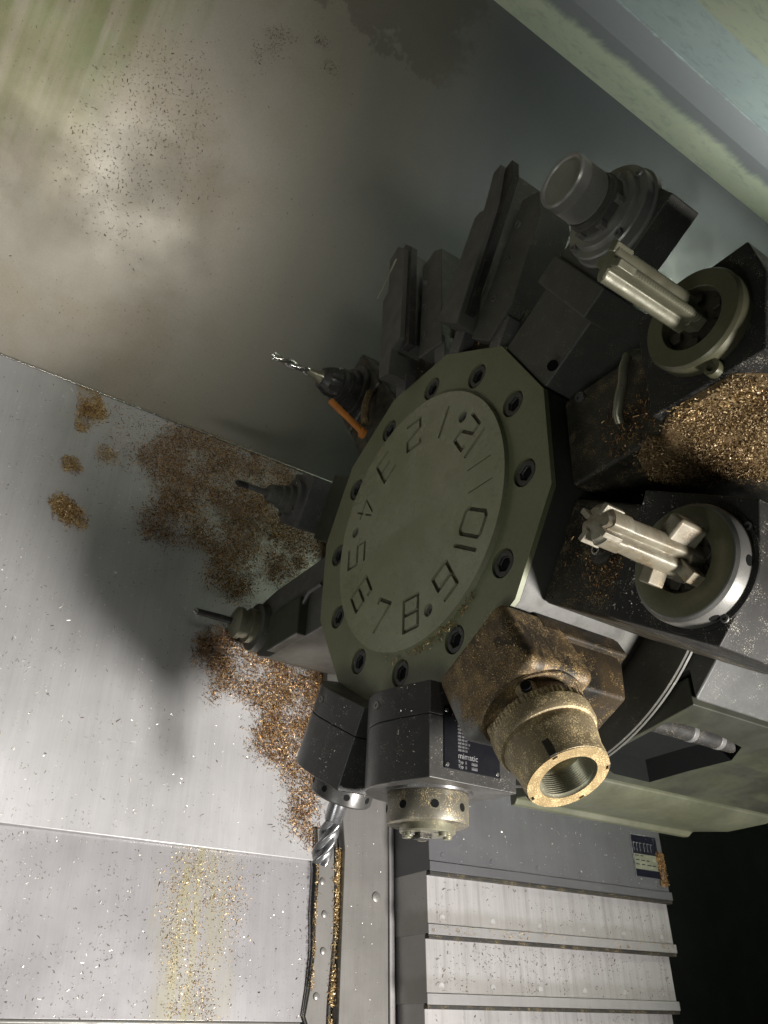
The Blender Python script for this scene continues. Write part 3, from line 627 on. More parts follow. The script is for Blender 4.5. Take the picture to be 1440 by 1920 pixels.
for i in range(7):
    t = 2*PI*i/7; m = MB(ZR); m.rev([(-0.030, 0.0055), (-0.0395, 0.0055)], (c12[0] + 0.0338*math.cos(t), c12[1] + 0.0338*math.sin(t)), 'x', 6); m.build('drive_lug', M['steel'], h12, 0.0008)
A = [(-0.046, 0.0290)]
for i in range(22): A.append((-0.050 - 0.00115*i, 0.0286 + (0.0022 if i % 2 else 0.0)))
A += [(-0.0765, 0.0305), (-0.0860, 0.0310), (-0.0885, 0.0300), (-0.0890, 0.0285), (-0.0880, 0.0268), (-0.0862, 0.0255), (-0.0860, 0.010)]
m = MB(ZR); m.rev(A, c12, 'x', 96, caps=(False, True)); m.build('threaded_nose', M['nose_steel'], h12, 0, 20)

# ---- stations 1 and 2: blade holders
def blade_holder(n, label, outA, outB, tip, xA, xB):
    h = holder(n, label)
    MB(ZR).prism(outA, 'x', xA, 0.045).build('clamp_body', M['dark_gun'], h, 0.0012)
    MB(ZR).prism(outB, 'x', xB, 0.050).build('clamp_wedge', M['dark_gun'], h, 0.0012)
    MB(ZR).box(0.018, 0.13, -0.062, 0.060, 0.2362, 0.300).build('base', M['black_dirty'], h, 0.002)
    for a, b, s in ((0.034, 0.058, 1), (-0.060, -0.036, -1)):
        MB(ZR).prism([(a, 0.2362), (b, 0.2362), (b, 0.268), ((a + b)/2 + s*0.004, 0.282), (a, 0.276)], 'x', -0.0005, 0.04).build('foot', M['gun'], h, 0.0012)
    MB(ZR).prism(tip, 'x', xA + 0.008, xA + 0.020).build('blade', M['black'], h, 0.0006)
    for R in (0.305, 0.36, 0.41):
        m = MB(ZR); m.rev([(0, 0.0050), (-0.002, 0.0048), (-0.002, 0.0028), (0.001, 0.0026)], (-0.018, R), 'x', 16)
        o = m.build('clamp_screw', M['gun'], h); o.location.x = xB
    return h
A1 = [(0.010, 0.262), (0.062, 0.272), (0.056, 0.425), (0.047, 0.432), (0.038, 0.432), (0.045, 0.490), (0.032, 0.499), (0.016, 0.440)]
B1 = [(0.006, 0.252), (-0.036, 0.244), (-0.062, 0.290), (-0.060, 0.415), (-0.040, 0.452), (-0.008, 0.448)]
T1 = [(0.024, 0.28), (0.004, 0.28), (0.006, 0.478), (0.020, 0.506), (0.030, 0.498)]
blade_holder(1, 'taller dark twin slab blade holder leaning right above the turret', A1, B1, T1, -0.030, -0.004)
A2 = [(0.008, 0.305), (0.030, 0.300), (0.036, 0.255), (0.062, 0.262), (0.060, 0.42), (0.046, 0.430), (0.046, 0.500), (0.022, 0.511), (0.004, 0.490)]
B2 = [(-0.004, 0.270), (-0.058, 0.262), (-0.058, 0.452), (-0.040, 0.462), (-0.012, 0.452)]
T2 = [(0.014, 0.29), (-0.002, 0.29), (-0.004, 0.492), (0.012, 0.512), (0.022, 0.506)]
h2 = blade_holder(2, 'shorter dark blade holder crossed by a pale strand of swarf', A2, B2, T2, -0.030, -0.004)
m = MB(ZR); m.tube([(-0.034, 0.020 + 0.05*i/8, 0.478 - 0.045*i/8 + 0.002*math.sin(3*i)) for i in range(9)], [0.0012, 0.0018, 0.0016, 0.0012, 0.001, 0.0012, 0.0009, 0.0008, 0.0006], 6)
sw_ = m.build('swarf_strand', M['cream_dull']); sw_.matrix_world = station(2); tag(sw_, 'thin pale strand of swarf caught across the shorter blade holder', 'swarf')

# ---- station 3: collet chuck with twist drill and orange tube
h3 = holder(3, 'black collet chuck holder with orange coolant tube, left of the blade holders')
MB(ZR).box(0.020, 0.14, -0.056, 0.056, 0.2362, 0.36).build('base', M['black_dirty'], h3, 0.004)
MB(ZR).box(0.012, 0.14, -0.052, 0.052, 0.345, 0.46).build('head', M['black_dirty'], h3, 0.006, seg=3)
c3 = (0.0, 0.396)
m = MB(ZR); m.rev([(0.014, 0.046), (0.004, 0.046), (0.003, 0.043), (0.003, 0.036), (-0.008, 0.036), (-0.009, 0.030)], c3, 'x', 64); m.build('flange', M['black'], h3)
m = MB(ZR); m.rev([(-0.008, 0.0290), (-0.014, 0.0290), (-0.0145, 0.027), (-0.019, 0.027), (-0.0195, 0.030), (-0.024, 0.030), (-0.026, 0.026)], c3, 'x', 64); m.build('collar', M['black'], h3)
m = MB(ZR); m.rev([(-0.024, 0.0250), (-0.040, 0.0250), (-0.046, 0.0225), (-0.056, 0.0170), (-0.056, 0.007)], c3, 'x', 64, lambda a, t: 1.0 - (0.10 if -0.041 < a < -0.027 and math.cos(8*t) > 0.55 else 0)); m.build('collet_nut', M['black'], h3, 0.0, 25)
for k in range(3):
    m = MB(ZR); m.rev([(-0.028, 0.003), (-0.033, 0.003)], (c3[0] + 0.0255*math.cos(0.8 + 2.1*k), c3[1] + 0.0255*math.sin(0.8 + 2.1*k)), 'x', 10); m.build('nut_screw', M['chrome'], h3)
MB(ZR).tube([(-0.054, 0.004, 0.316), (-0.044, 0.006, 0.306), (-0.024, 0.008, 0.281), (-0.010, 0.010, 0.262), (-0.006, 0.011, 0.256)], [0.0055, 0.0055, 0.0052, 0.0052, 0.0075], 14).build('orange_tube', M['orange'], h3)
MB(ZR).rev([(-0.004, 0.0088), (-0.010, 0.0082), (-0.0115, 0.0050)], (0.011, 0.2555), 'x', 20).build('tube_end', M['orange'], h3)
MB(ZR).tube([(0.004, -0.030, 0.330), (-0.004, -0.018, 0.305), (-0.006, -0.006, 0.280), (-0.004, 0.000, 0.268)], 0.0065, 12).build('coolant_tube', M['dusted'], h3)
dr = empty('twist_drill', 'short shiny twist drill pointing left from the black collet chuck', 'drill', station(3) @ Matrix.Translation((0, 0, z(0.396))))
A = [(-0.150, 0.0006)] + [(-0.146 + 0.0025*i, 0.0078) for i in range(26)] + [(-0.080, 0.0070)]
MB().rev(A, (0, 0), 'x', 40, flutes(2, 95.0, 0.55, 1.2)).build('fluted_body', M['chrome'], dr, 0, 50)
m = MB(); m.rev([(-0.081, 0.0062), (-0.066, 0.0075), (-0.060, 0.0110), (-0.054, 0.0120)], (0, 0), 'x', 32); m.build('shank', M['oily_steel'], dr)

# ---- station 4: slim holder
h4 = holder(4, 'dark holder with bright edged square nut and slim drill, middle of the left side')
MB(ZR).box(0.030, 0.14, -0.058, 0.058, 0.2362, 0.36).build('base', M['olive_dark'], h4, 0.004)
MB(ZR).box(0.004, 0.05, -0.045, 0.048, 0.378, 0.46).build('head', M['gun'], h4, 0.002)
c4 = (0.006, 0.425)
MB(ZR).rev([(0.004, 0.0400), (-0.005, 0.0400), (-0.0055, 0.038), (-0.0055, 0.030)], c4, 'x', 56).build('flange', M['gun'], h4)
MB(ZR).rev([(-0.005, 0.0270), (-0.014, 0.0265), (-0.016, 0.022), (-0.026, 0.021), (-0.028, 0.018), (-0.046, 0.016), (-0.050, 0.012)], c4, 'x', 56).build('collet_nut', M['dark_gun'], h4)
for k in range(4):
    m = MB(ZR); m.rev([(-0.0055, 0.0036), (-0.010, 0.0036)], (c4[0] + 0.0335*math.cos(0.5 + 1.57*k), c4[1] + 0.0335*math.sin(0.5 + 1.57*k)), 'x', 10); m.build('nut_screw', M['chrome'], h4)
sd = empty('slim_drill', 'slim drill with black tip in the square edged holder, upper slim one', 'drill', station(4) @ Matrix.Translation((0, 0.008, z(0.425))))
MB().rev([(-0.046, 0.0052), (-0.088, 0.0050)], (0, 0), 'x', 20).build('shank', M['gun'], sd)
MB().rev([(-0.086, 0.0062), (-0.106, 0.0062), (-0.110, 0.0010)], (0, 0), 'x', 30, flutes(2, 120, 0.3)).build('tip', M['black'], sd)

# ---- station 5: slim holder with broad lit flank
h5 = holder(5, 'olive dark holder with bright kinked edge and slim drill, lowest on the left side')
MB(ZR).prism([(-0.056, 0.2362), (0.064, 0.2362), (0.064, 0.42), (0.050, 0.465), (0.0, 0.51), (-0.050, 0.47), (-0.056, 0.42)], 'x', 0.012, 0.15).build('body', M['dark_gun'], h5, 0.002)
MB(ZR).box(-0.004, 0.03, 0.0, 0.0635, 0.30, 0.40).build('front_block', M['olive_dark'], h5, 0.003)
c5 = (0.0, 0.465)
MB(ZR).rev([(0.014, 0.0420), (-0.002, 0.0410), (-0.003, 0.039), (-0.003, 0.030)], c5, 'x', 56).build('flange', M['dark_gun'], h5)
MB(ZR).rev([(-0.002, 0.030), (-0.014, 0.0295), (-0.015, 0.024), (-0.026, 0.0235), (-0.0275, 0.027), (-0.036, 0.0265), (-0.040, 0.020), (-0.044, 0.010)], c5, 'x', 56).build('collet_nut', M['oily_steel'], h5)
MB(ZR).tube([(0.004, 0.012, 0.30), (-0.002, 0.004, 0.275), (0.004, -0.002, 0.248)], 0.0034, 10).build('coolant_tube', M['gun'], h5)
sd = empty('slim_drill', 'slim dark drill with bright point near the bed, lower of the two slim ones', 'drill', station(5) @ Matrix.Translation((0, 0, z(0.465))))
MB().rev([(-0.040, 0.0062), (-0.106, 0.0060)], (0, 0), 'x', 24, flutes(2, 60, 0.25)).build('fluted_body', M['black'], sd)
MB().rev([(-0.106, 0.0060), (-0.110, 0.0052), (-0.114, 0.0008)], (0, 0), 'x', 24).build('point', M['chrome'], sd)

# ---- stations 7 and 8: barrel holders
def barrel(n, label, mat='barrel_grey'):
    h = holder(n, label)
    def outl(r, x1=0.10, flat=0.066):
        p = []
        for i in range(27):                                     # rounded nose on the -x/-y side
            t = PI*0.98 + (PI*0.86)*(i/26.0 - 0.5)*1.15
            p.append((0.026 + r*math.cos(t)*0.98, r*math.sin(t)))
        return p
    r = 0.0685
    arc = [(0.022 + r*math.cos(t), -0.004 + r*math.sin(t)) for t in [math.radians(a) for a in range(300, 168, -6)]]
    poly = arc + [(-0.040, 0.028), (-0.028, 0.066), (0.090, 0.066), (0.090, -0.060)]
    MB(ZR).prism(poly, 'z', 0.2362, 0.272).build('foot', M[mat], h, 0.0012)
    MB(ZR).prism([(a*1.0, b) for a, b in poly], 'z', 0.2725, 0.338).build('barrel', M[mat], h, 0.0014)
    MB(ZR).rev([(0.338, 0.0500), (0.3405, 0.0490), (0.3405, 0.046)], (0.020, 0.0), 'z', 72).build('flange', M['barrel_grey'], h)
    m = MB(ZR); m.rev([(0.256, 0.0), (0.256, 0.003)], (0, 0), 'z', 8)
    s = MB(); s.rev([(-0.001, 0.0045), (0.002, 0.0042), (0.002, 0.0022), (0.0, 0.002)], (0, 0), 'z', 16)
    o = s.build('set_screw', M['steel'], h); o.matrix_local = Matrix.Translation((-0.0465, -0.006, z(0.252))) @ Matrix.Rotation(-PI/2, 4, 'Y')
    return h
h8 = barrel(8, 'gunmetal barrel holder with brassy spanner nut and black type plate under the turret')
m = MB(ZR); m.rev([(0.340, 0.0435), (0.3425, 0.0445), (0.369, 0.0445), (0.371, 0.0432), (0.371, 0.030)], (0.020, 0.0), 'z', 96, caps=(False, False)); nt = m.build('spanner_nut', M['nut_grey'], h8)
ring_of_holes(nt, 'z', z(0.356), 0.0445, (0.020, 0.0), 0.0043, 8, 3.62)
m = MB(ZR); m.rev([(0.369, 0.0300), (0.378, 0.0300), (0.3795, 0.0285), (0.3795, 0.012)], (0.020, 0.0), 'z', 64); m.build('nose', M['oily_steel'], h8)
for t in (3.3, 4.0, 5.1, 0.3, 1.4):
    m = MB(ZR); m.rev([(0.3795, 0.0052), (0.3835, 0.0048)], (0.020 + 0.0225*math.cos(t), 0.0225*math.sin(t)), 'z', 14); m.build('nose_stud', M['oily_steel'], h8, 0.0006)
m = MB(ZR); m.box(0.004, 0.020, -0.006, 0.008, 0.374, 0.386); m.box(-0.004, 0.026, -0.002, 0.002, 0.374, 0.3825); m.build('drive_tongue', M['black'], h8, 0.0012)
# type plate on the right flank: local frame x = spindle, y = towards the drum (reads upright in the photograph)
tp = MB(ZR).box(-0.010, 0.066, 0.0664, 0.0674, 0.262, 0.326).build('type_plate', M['plate_print'], h8, 0.0004)
rt = Matrix(((1, 0, 0), (0, 0, 1), (0, -1, 0)))
rt = Matrix((Vector((1, 0, 0)), Vector((0, 0, -1)), Vector((0, 1, 0)))).transposed()
text('mimatic', 0.0085, tp, (0.008, 0.0676, z(0.3135)), M['ink_white'], rt)
for i in range(12):
    text('iiiiii iiii iiii iii'[:20 - (i % 3)*2], 0.0036, tp, (0.008, 0.0676, z(0.2665 + 0.0036*i)), M['ink_white'], rt, 'print_line')
for x, s_ in ((0.008, 'Typ  ii'), (0.026, 'iiiiiiii'),):
    text(s_, 0.0046, tp, (x, 0.0676, z(0.3185)), M['ink_white'], rt, 'print_line'); text(s_, 0.0046, tp, (x, 0.0676, z(0.3232)), M['ink_white'], rt, 'print_line')
for x, R in ((-0.006, 0.266), (-0.006, 0.322), (0.062, 0.322)):
    s = MB(); s.rev([(0, 0.0023), (0.0008, 0.0019), (0.0011, 0)], (0, 0), 'z', 14); o = s.build('plate_rivet', M['chrome'], tp)
    o.matrix_local = Matrix.Translation((x, 0.0674, z(R))) @ Matrix.Rotation(-PI/2, 4, 'X')

h7 = barrel(7, 'gunmetal barrel holder with end mill, left of the brassy spanner nut under the turret')
m = MB(ZR); m.rev([(0.340, 0.0385), (0.3425, 0.0395), (0.363, 0.0395), (0.365, 0.038), (0.365, 0.016)], (0.020, 0.0), 'z', 80); nt = m.build('spanner_nut', M['barrel_grey'], h7)
ring_of_holes(nt, 'z', z(0.353), 0.0395, (0.020, 0.0), 0.0040, 8, 3.5)
em = empty('end_mill', 'four flute carbide end mill hanging point down from the left barrel holder', 'end mill', station(7) @ Matrix.Translation((0.020, 0, z(0.365))))
MB().rev([(-0.002, 0.0118), (0.028, 0.0118), (0.030, 0.0112)], (0, 0), 'z', 32).build('shank', M['carbide'], em)
A = [(0.029, 0.0112)] + [(0.030 + 0.0018*i, 0.0128) for i in range(30)] + [(0.0840, 0.0124), (0.0842, 0.003)]
MB().rev(A, (0, 0), 'z', 64, flutes(4, -62.0, 0.42, 0.9)).build('fluted_body', M['carbide'], em, 0, 50)

# ---- station 9: brass dusted holder with the big threaded nut
h9 = holder(9, 'boxy holder caked in brass dust with large threaded nut, lower right of the turret')
MB(ZR).prism([(-0.062, 0.2362), (0.057, 0.2362), (0.057, 0.325), (-0.062, 0.325)], 'x', -0.020, 0.070).build('body', M['dusted_body'], h9, 0.011, seg=5)
MB(ZR).prism([(-0.058, 0.2362), (0.050, 0.2362), (0.050, 0.270), (0.030, 0.305), (-0.058, 0.305)], 'x', 0.066, 0.150).build('rear_body', M['sooty'], h9, 0.004)
MB(ZR).prism([(-0.058, 0.2362), (0.0575, 0.2362), (0.0575, 0.262), (-0.058, 0.262)], 'x', 0.030, 0.16).build('foot', M['sooty'], h9, 0.004)
c9 = (0.025, 0.0)
m = MB(ZR); m.rev([(0.325, 0.0535), (0.3275, 0.0530), (0.3275, 0.050), (0.3262, 0.0495), (0.3262, 0.040)], c9, 'z', 80); m.build('boss', M['dusted'], h9)
m = MB(ZR); m.rev([(0.326, 0.0420), (0.342, 0.0420)], c9, 'z', 72); m.build('neck', M['dusted'], h9)
m = MB(ZR)
for t in (2.45, 0.9, 4.0):
    m = MB(ZR); m.rev([(0.327, 0.0105), (0.3435, 0.0100)], (c9[0] + 0.039*math.cos(t), c9[1] + 0.039*math.sin(t)), 'z', 28); m.build('clamp_lug', M['brassy'], h9, 0.001)
m = MB(ZR); m.rev([(0.327, 0.0053), (0.3445, 0.0053)], (0, 0), 'z', 12)
m.v = [(x, y, zz + ZR - 0.3358) for x, y, zz in m.v]; lo = m.build('lug_socket', M['void'], h9)
d_ = Vector((math.cos(2.45), math.sin(2.45), 0)); lo.matrix_local = Matrix.Translation(Vector((c9[0], c9[1], z(0.3355))) + d_*0.0450) @ d_.to_track_quat('Z', 'Y').to_matrix().to_4x4()
kn = lambda a, t: 1.0 - (0.018 if (a < 0.3495 and math.cos(64*t) > 0) else 0)
m = MB(ZR); m.rev([(0.342, 0.043), (0.342, 0.0508), (0.349, 0.0512), (0.350, 0.0512), (0.362, 0.0505), (0.3655, 0.0485), (0.3665, 0.044)], c9, 'z', 256, kn); m.build('knurled_ring', M['brassy'], h9, 0, 30)
m = MB(ZR); m.rev([(0.365, 0.0455), (0.3668, 0.0462), (0.376, 0.0450), (0.389, 0.0418), (0.402, 0.0412), (0.4060, 0.0405), (0.4068, 0.0390)], c9, 'z', 112, caps=(False, False)); m.build('nut', M['brassy'], h9)
cutp = []
for t in (2.62, 0.62, 4.2, 5.75):
    q = [(c9[0] + r*math.cos(t + s), c9[1] + r*math.sin(t + s)) for r, s in ((0.0365, -0.07), (0.0400, -0.07), (0.0400, 0.07), (0.0365, 0.07))]
    cutp.append((q, -0.004))
m = relief(MB(ZR), circle(c9[0], c9[1], 0.0402, 112), [(circle(c9[0], c9[1], 0.0282, 96), -0.003)] + cutp, 0.002, lambda u, v, h: (u, v, 0.4070 + h))
# open the bore: drop the sunk centre disc
keep = []
for f in m.f:
    cx = sum(m.v[i][0] for i in f)/len(f); cy = sum(m.v[i][1] for i in f)/len(f)
    if math.hypot(cx - c9[0], cy - c9[1]) > 0.0270: keep.append(f)
m.f = keep; m.build('nut_face', M['brass_face'], h9)
A = [(0.4069, 0.0284), (0.4050, 0.0276)]
for i in range(22): A.append((0.4045 - 0.0011*i, 0.0272 - (0.0009 if i % 2 else 0.0)))
A += [(0.380, 0.0258), (0.374, 0.0255), (0.372, 0.0225), (0.352, 0.0225), (0.352, 0.0)]
m = MB(ZR); m.rev(A, c9, 'z', 96, caps=(False, False)); m.build('threaded_bore', M['oily_steel'], h9)
for t, a0, a1 in ((2.62, 0.388, 0.4063), (0.62, 0.388, 0.4063), (4.2, 0.388, 0.4063)):
    s = MB(); s.box(a0, a1, -0.0038, 0.0038, 0.0385, 0.0420); o = s.build('spanner_slot', M['collet'], h9, 0.0012)
    # slot insert sits in the nut's flank
    dx, dy = math.cos(t), math.sin(t)
    o.matrix_local = Matrix.Translation((c9[0], c9[1], -ZR)) @ Matrix(((0, -dy, dx), (0, dx, dy), (1, 0, 0))).to_4x4()

# ------------------------------------------------------------------ chips
LAT = rng.random((64, 64))
def vnoise(p, f):
    q = p*f; i = np.floor(q).astype(int); t = q - i; t = t*t*(3 - 2*t)
    g = lambda a, b: LAT[(i[:, 0] + a) % 64, (i[:, 1] + b) % 64]
    return (g(0,0)*(1-t[:,0]) + g(1,0)*t[:,0])*(1-t[:,1]) + (g(0,1)*(1-t[:,0]) + g(1,1)*t[:,0])*t[:,1]
def chips(name, label, cat, mw, areas, mat, size=(0.0018, 0.0045), wid=(0.0005, 0.0012), lift=0.004, flat=0.35, top=True):
    """curled chips strewn over polygons in the xy plane of mw; areas = [(poly, count, ragged)]"""
    P_ = []
    for poly, cnt, rag in areas:
        a = np.array(poly); lo = a.min(0) - rag; hi = a.max(0) + rag; got = 0
        px, py = a[:, 0], a[:, 1]; qx, qy = np.roll(px, 1), np.roll(py, 1)
        for _ in range(60):
            p = lo + rng.random((cnt*2, 2))*(hi - lo)
            s = p + rng.normal(0, rag, p.shape)*(0.4 + rng.random((len(p), 1)))
            # clumpiness from a few random sines
            cl = 0.6*vnoise(s, 38) + 0.4*vnoise(s + 3.3, 105)
            c = np.zeros(len(s), bool)
            for i in range(len(px)):
                with np.errstate(divide='ignore', invalid='ignore'):
                    c ^= ((py[i] > s[:, 1]) != (qy[i] > s[:, 1])) & (s[:, 0] < (qx[i]-px[i])*(s[:, 1]-py[i])/(qy[i]-py[i]) + px[i])
            ok = c & (rng.random(len(s)) < np.clip(0.22 + 3.0*(cl - 0.33), 0.10, 1))
            r = p[ok][:cnt - got]; P_.append(r); got += len(r)
            if got >= cnt: break
    p = np.concatenate(P_); N = len(p)
    L = rng.uniform(size[0], size[1], N)*rng.choice([0.5, 1, 1.4, 2.3], N, p=[.45, .35, .14, .06]); Wd = rng.uniform(wid[0], wid[1], N)
    yaw = rng.uniform(0, 2*PI, N); pit = rng.normal(0, flat, N); rol = rng.uniform(-1.2, 1.2, N)
    cz = np.abs(rng.normal(0, lift, N)) + 0.0003
    d = np.stack([np.cos(yaw)*np.cos(pit), np.sin(yaw)*np.cos(pit), np.sin(pit)], 1)
    s = np.stack([-np.sin(yaw), np.cos(yaw), np.zeros(N)], 1); u = np.cross(d, s)
    s2 = s*np.cos(rol)[:, None] + u*np.sin(rol)[:, None]; u2 = np.cross(d, s2)
    o = np.stack([p[:, 0], p[:, 1], cz], 1); V = np.zeros((N, 6, 3)); curl = rng.uniform(0.1, 0.5, N)
    for k, t in enumerate((-0.5, 0.0, 0.5)):
        c = o + d*(t*L)[:, None] + u2*((0.25 - t*t)*curl*L)[:, None]
        V[:, 2*k] = c - s2*(Wd/2)[:, None]; V[:, 2*k+1] = c + s2*(Wd/2)[:, None]
    V[:, :, 2] = np.maximum(V[:, :, 2], 0.0002)
    base = (np.arange(N)*6)[:, None]
    F = np.concatenate([base + np.array([[0, 1, 3, 2]]), base + np.array([[2, 3, 5, 4]])]).astype(np.int32)
    me = bpy.data.meshes.new(name); me.vertices.add(N*6); me.vertices.foreach_set('co', V.reshape(-1).astype(np.float32))
    me.loops.add(F.size); me.loops.foreach_set('vertex_index', F.reshape(-1))
    me.polygons.add(len(F)); me.polygons.foreach_set('loop_start', np.arange(0, F.size, 4, dtype=np.int32)); me.polygons.foreach_set('loop_total', np.full(len(F), 4, np.int32))
    me.update(calc_edges=True); me.materials.append(mat)
    ob = bpy.data.objects.new(name, me); COL.objects.link(ob); ob.matrix_world = mw
    return tag(ob, label, cat, kind='stuff')
PA = [(-0.184,.43),(-0.104,.436),(0.016,.436),(.099,.426),(.164,.357),(.181,.266),(.108,.2),(.065,.151),(.017,.182),(.012,.124),(-.017,.094),(-.077,.124),(-.069,.177),(-.14,.175),(-.198,.166),(-.214,.215),(-.184,.261),(-.206,.3),(-.242,.333),(-.212,.371)]
PB = [(-.078,.016),(-.031,.038),(.023,.021),(.12,.015),(.188,.031),(.181,-.063),(.167,-.224),(.177,-.307),(.14,-.278),(.109,-.265),(.126,-.229),(.102,-.181),(.051,-.163),(.043,-.128),(.065,-.096),(-.009,-.064),(-.039,-.099),(-.04,-.052),(-.076,-.032)]
PC = [(-.368,.432),(-.33,.432),(-.304,.386),(-.344,.334),(-.358,.354)]
PD = [(-.366,.18),(-.348,.203),(-.295,.176),(-.295,.149),(-.32,.142)]
PE = [(-.362,.269),(-.342,.281),(-.322,.258),(-.353,.248)]
PF_ = [(-.308,.322),(-.279,.323),(-.27,.299),(-.302,.293)]
PHh = [(-.309,.428),(-.178,.426),(-.16,.307),(-.268,.286),(-.311,.364)]
bf = bed_frame(-0.522)
chips('brass_chips', 'drift of brown brass chips on the bed sheet left of the turret', 'metal chips', bf, [(PA, 46000, 0.012), (PB, 24000, 0.010), (PHh, 900, 0.02)], M['chip'], lift=0.0028)
chips('brass_chips', 'small gold chip clumps on the bed sheet near the wall corner', 'metal chips', bf, [(PC, 2600, 0.003), (PD, 2400, 0.003), (PE, 700, 0.004), (PF_, 400, 0.008)], M['chip_pale'], lift=0.0026)
chips('steel_flakes', 'fine bright flakes peppered over the sloping bed sheet', 'metal chips', bf, [([(-.62,-.31),(.16,-.31),(.16,.42),(-.62,.42)], 1700, 0.0), ([(-.45,-.31),(-.10,-.31),(-.10,.40),(-.45,.40)], 700, 0.0)], M['flake'], size=(0.0012, 0.0034), lift=0.0004, flat=0.12)
chips('dark_chips', 'dark dull chips scattered across the sloping bed sheet', 'metal chips', bf, [([(-.62,-.31),(.16,-.31),(.16,.42),(-.62,.42)], 500, 0.0)], M['rust'], size=(0.0012, 0.004), lift=0.0004, flat=0.12)
lowf = Matrix.Translation(SL(0, -0.531, -0.317)) @ BEDROT.to_4x4() @ Matrix.Rotation(-math.atan2(0.010, 0.223), 4, 'X') @ Matrix.Translation((0, 0.317, 0.0003))
PGa = [(-.064,-.325),(-.034,-.322),(-.008,-.322),(.002,-.433),(.022,-.542),(-.047,-.542),(-.071,-.403),(-.074,-.333)]
PGb = [(-.008,-.322),(.043,-.322),(.056,-.394),(.037,-.465),(.008,-.46)]
chips('brass_chips', 'pale gold chips stuck in the yellow coolant run on the lower sheet', 'metal chips', lowf, [(PGa, 2000, 0.010), (PGb, 700, 0.014)], M['chip_pale'], lift=0.0005, flat=0.2, size=(0.0009, 0.0024), wid=(0.0005, 0.0011))
chips('dark_chips', 'dark specks and flakes on the lowest bed sheet', 'metal chips', lowf, [([(-.5,-.54),(.16,-.54),(.16,-.325),(-.5,-.325)], 420, 0)], M['rust'], size=(0.0010, 0.0032), lift=0.0004, flat=0.12)
chips('steel_flakes', 'bright flakes on the lowest bed sheet', 'metal chips', lowf, [([(-.5,-.54),(.16,-.54),(.16,-.325),(-.5,-.325)], 1100, 0)], M['flake'], size=(0.0010, 0.003), lift=0.0004, flat=0.12)
chips('brass_chips', 'line of gold chips along the wiper strip edge', 'metal chips', bed_frame(-0.5115), [([(.200,-.55),(.207,-.55),(.218,-.42),(.216,-.30),(.206,-.30),(.209,-.42)], 1300, 0.003), ([(.170,-.30),(.174,-.30),(.173,-.50),(.168,-.50)], 260, 0.001)], M['chip_pale'], lift=0.0014)
chips('steel_flakes', 'sparse flakes on the carriage plate beside the slatted cover', 'metal chips', bed_frame(-0.4996), [([(.22,-.60),(.30,-.60),(.30,-.12),(.22,-.12)], 120, 0)], M['flake'], size=(0.001, 0.0026), lift=0.0003, flat=0.1)
for k, (y0, y1, cnt) in enumerate(((-0.318, -0.19, 260), (-0.408, -0.34, 260), (-0.50, -0.43, 620), (-0.59, -0.52, 200))):
    chips('dark_chips' if k else 'steel_flakes', ('bright flakes on the dark top slat of the cover', 'dark chips on the first pale slat', 'dark chips on the second pale slat', 'dark chips on the lowest visible slat')[k], 'metal chips', bed_frame(-0.3996 - 0.01*k), [([(.33,y0),(.88,y0),(.88,y1),(.33,y1)], cnt, 0)], M['flake'] if k == 0 else M['rust'], size=(0.001, 0.003), lift=0.0003, flat=0.1)
chips('brass_chips', 'gold chips caught on the right edge of the top slat label', 'metal chips', bed_frame(-0.399), [([(.878,-.312),(.899,-.312),(.899,-.252),(.880,-.252)], 1300, 0.002)], M['chip'], lift=0.0015)
chips('steel_flakes', 'flakes resting on the lips of the slatted cover', 'metal chips', bed_frame(-0.4065), [([(.32,-.426),(.90,-.426),(.90,-.411),(.32,-.411)], 260, 0), ([(.32,-.337),(.90,-.337),(.90,-.322),(.32,-.322)], 0, 0)][:1], M['chip_pale'], size=(0.001, 0.003), lift=0.0006)
def curls(name, label, mw, spots, n, mat):
    mb = MB()
    for _ in range(n):
        x0, y0, r0 = spots[int(rng.integers(len(spots)))]; a = rng.uniform(0, 2*PI); q = abs(rng.normal(0, r0)); x = x0 + q*math.cos(a); y = y0 + q*math.sin(a)
        L = rng.uniform(0.006, 0.014); rr = rng.uniform(0.0008, 0.0018); yw = rng.uniform(0, 2*PI); tw = rng.uniform(0.7, 1.6); wd = rng.uniform(0.0006, 0.0011); vs = []; k = 9
        for i in range(k):
            t = i/(k-1); ph = 2*PI*tw*t; l = (t - .5)*L; ax = Vector((math.cos(yw), math.sin(yw), 0)); sd = Vector((-math.sin(yw), math.cos(yw), 0))
            p = Vector((x, y, rr + 0.001)) + ax*l + sd*rr*math.cos(ph) + Vector((0, 0, rr*math.sin(ph)))
            vs += [tuple(p - ax*wd), tuple(p + ax*wd)]
        mb.add(vs, [(2*i, 2*i+1, 2*i+3, 2*i+2) for i in range(k-1)])
    me = bpy.data.meshes.new(name); me.from_pydata(mb.v, [], mb.f); me.update(); me.shade_smooth(); me.materials.append(mat)
    o = bpy.data.objects.new(name, me); COL.objects.link(o); o.matrix_world = mw; return tag(o, label, 'metal chips', kind='stuff')
curls('swarf_curls', 'small curled brass swarf among the chip drifts on the bed sheet', bf, [(-.03, .33, .07), (.05, .26, .06), (-.12, .25, .05), (.10, -.02, .05), (.15, -.15, .03), (-.34, .39, .015), (-.33, .17, .012)], 700, M['chip'])
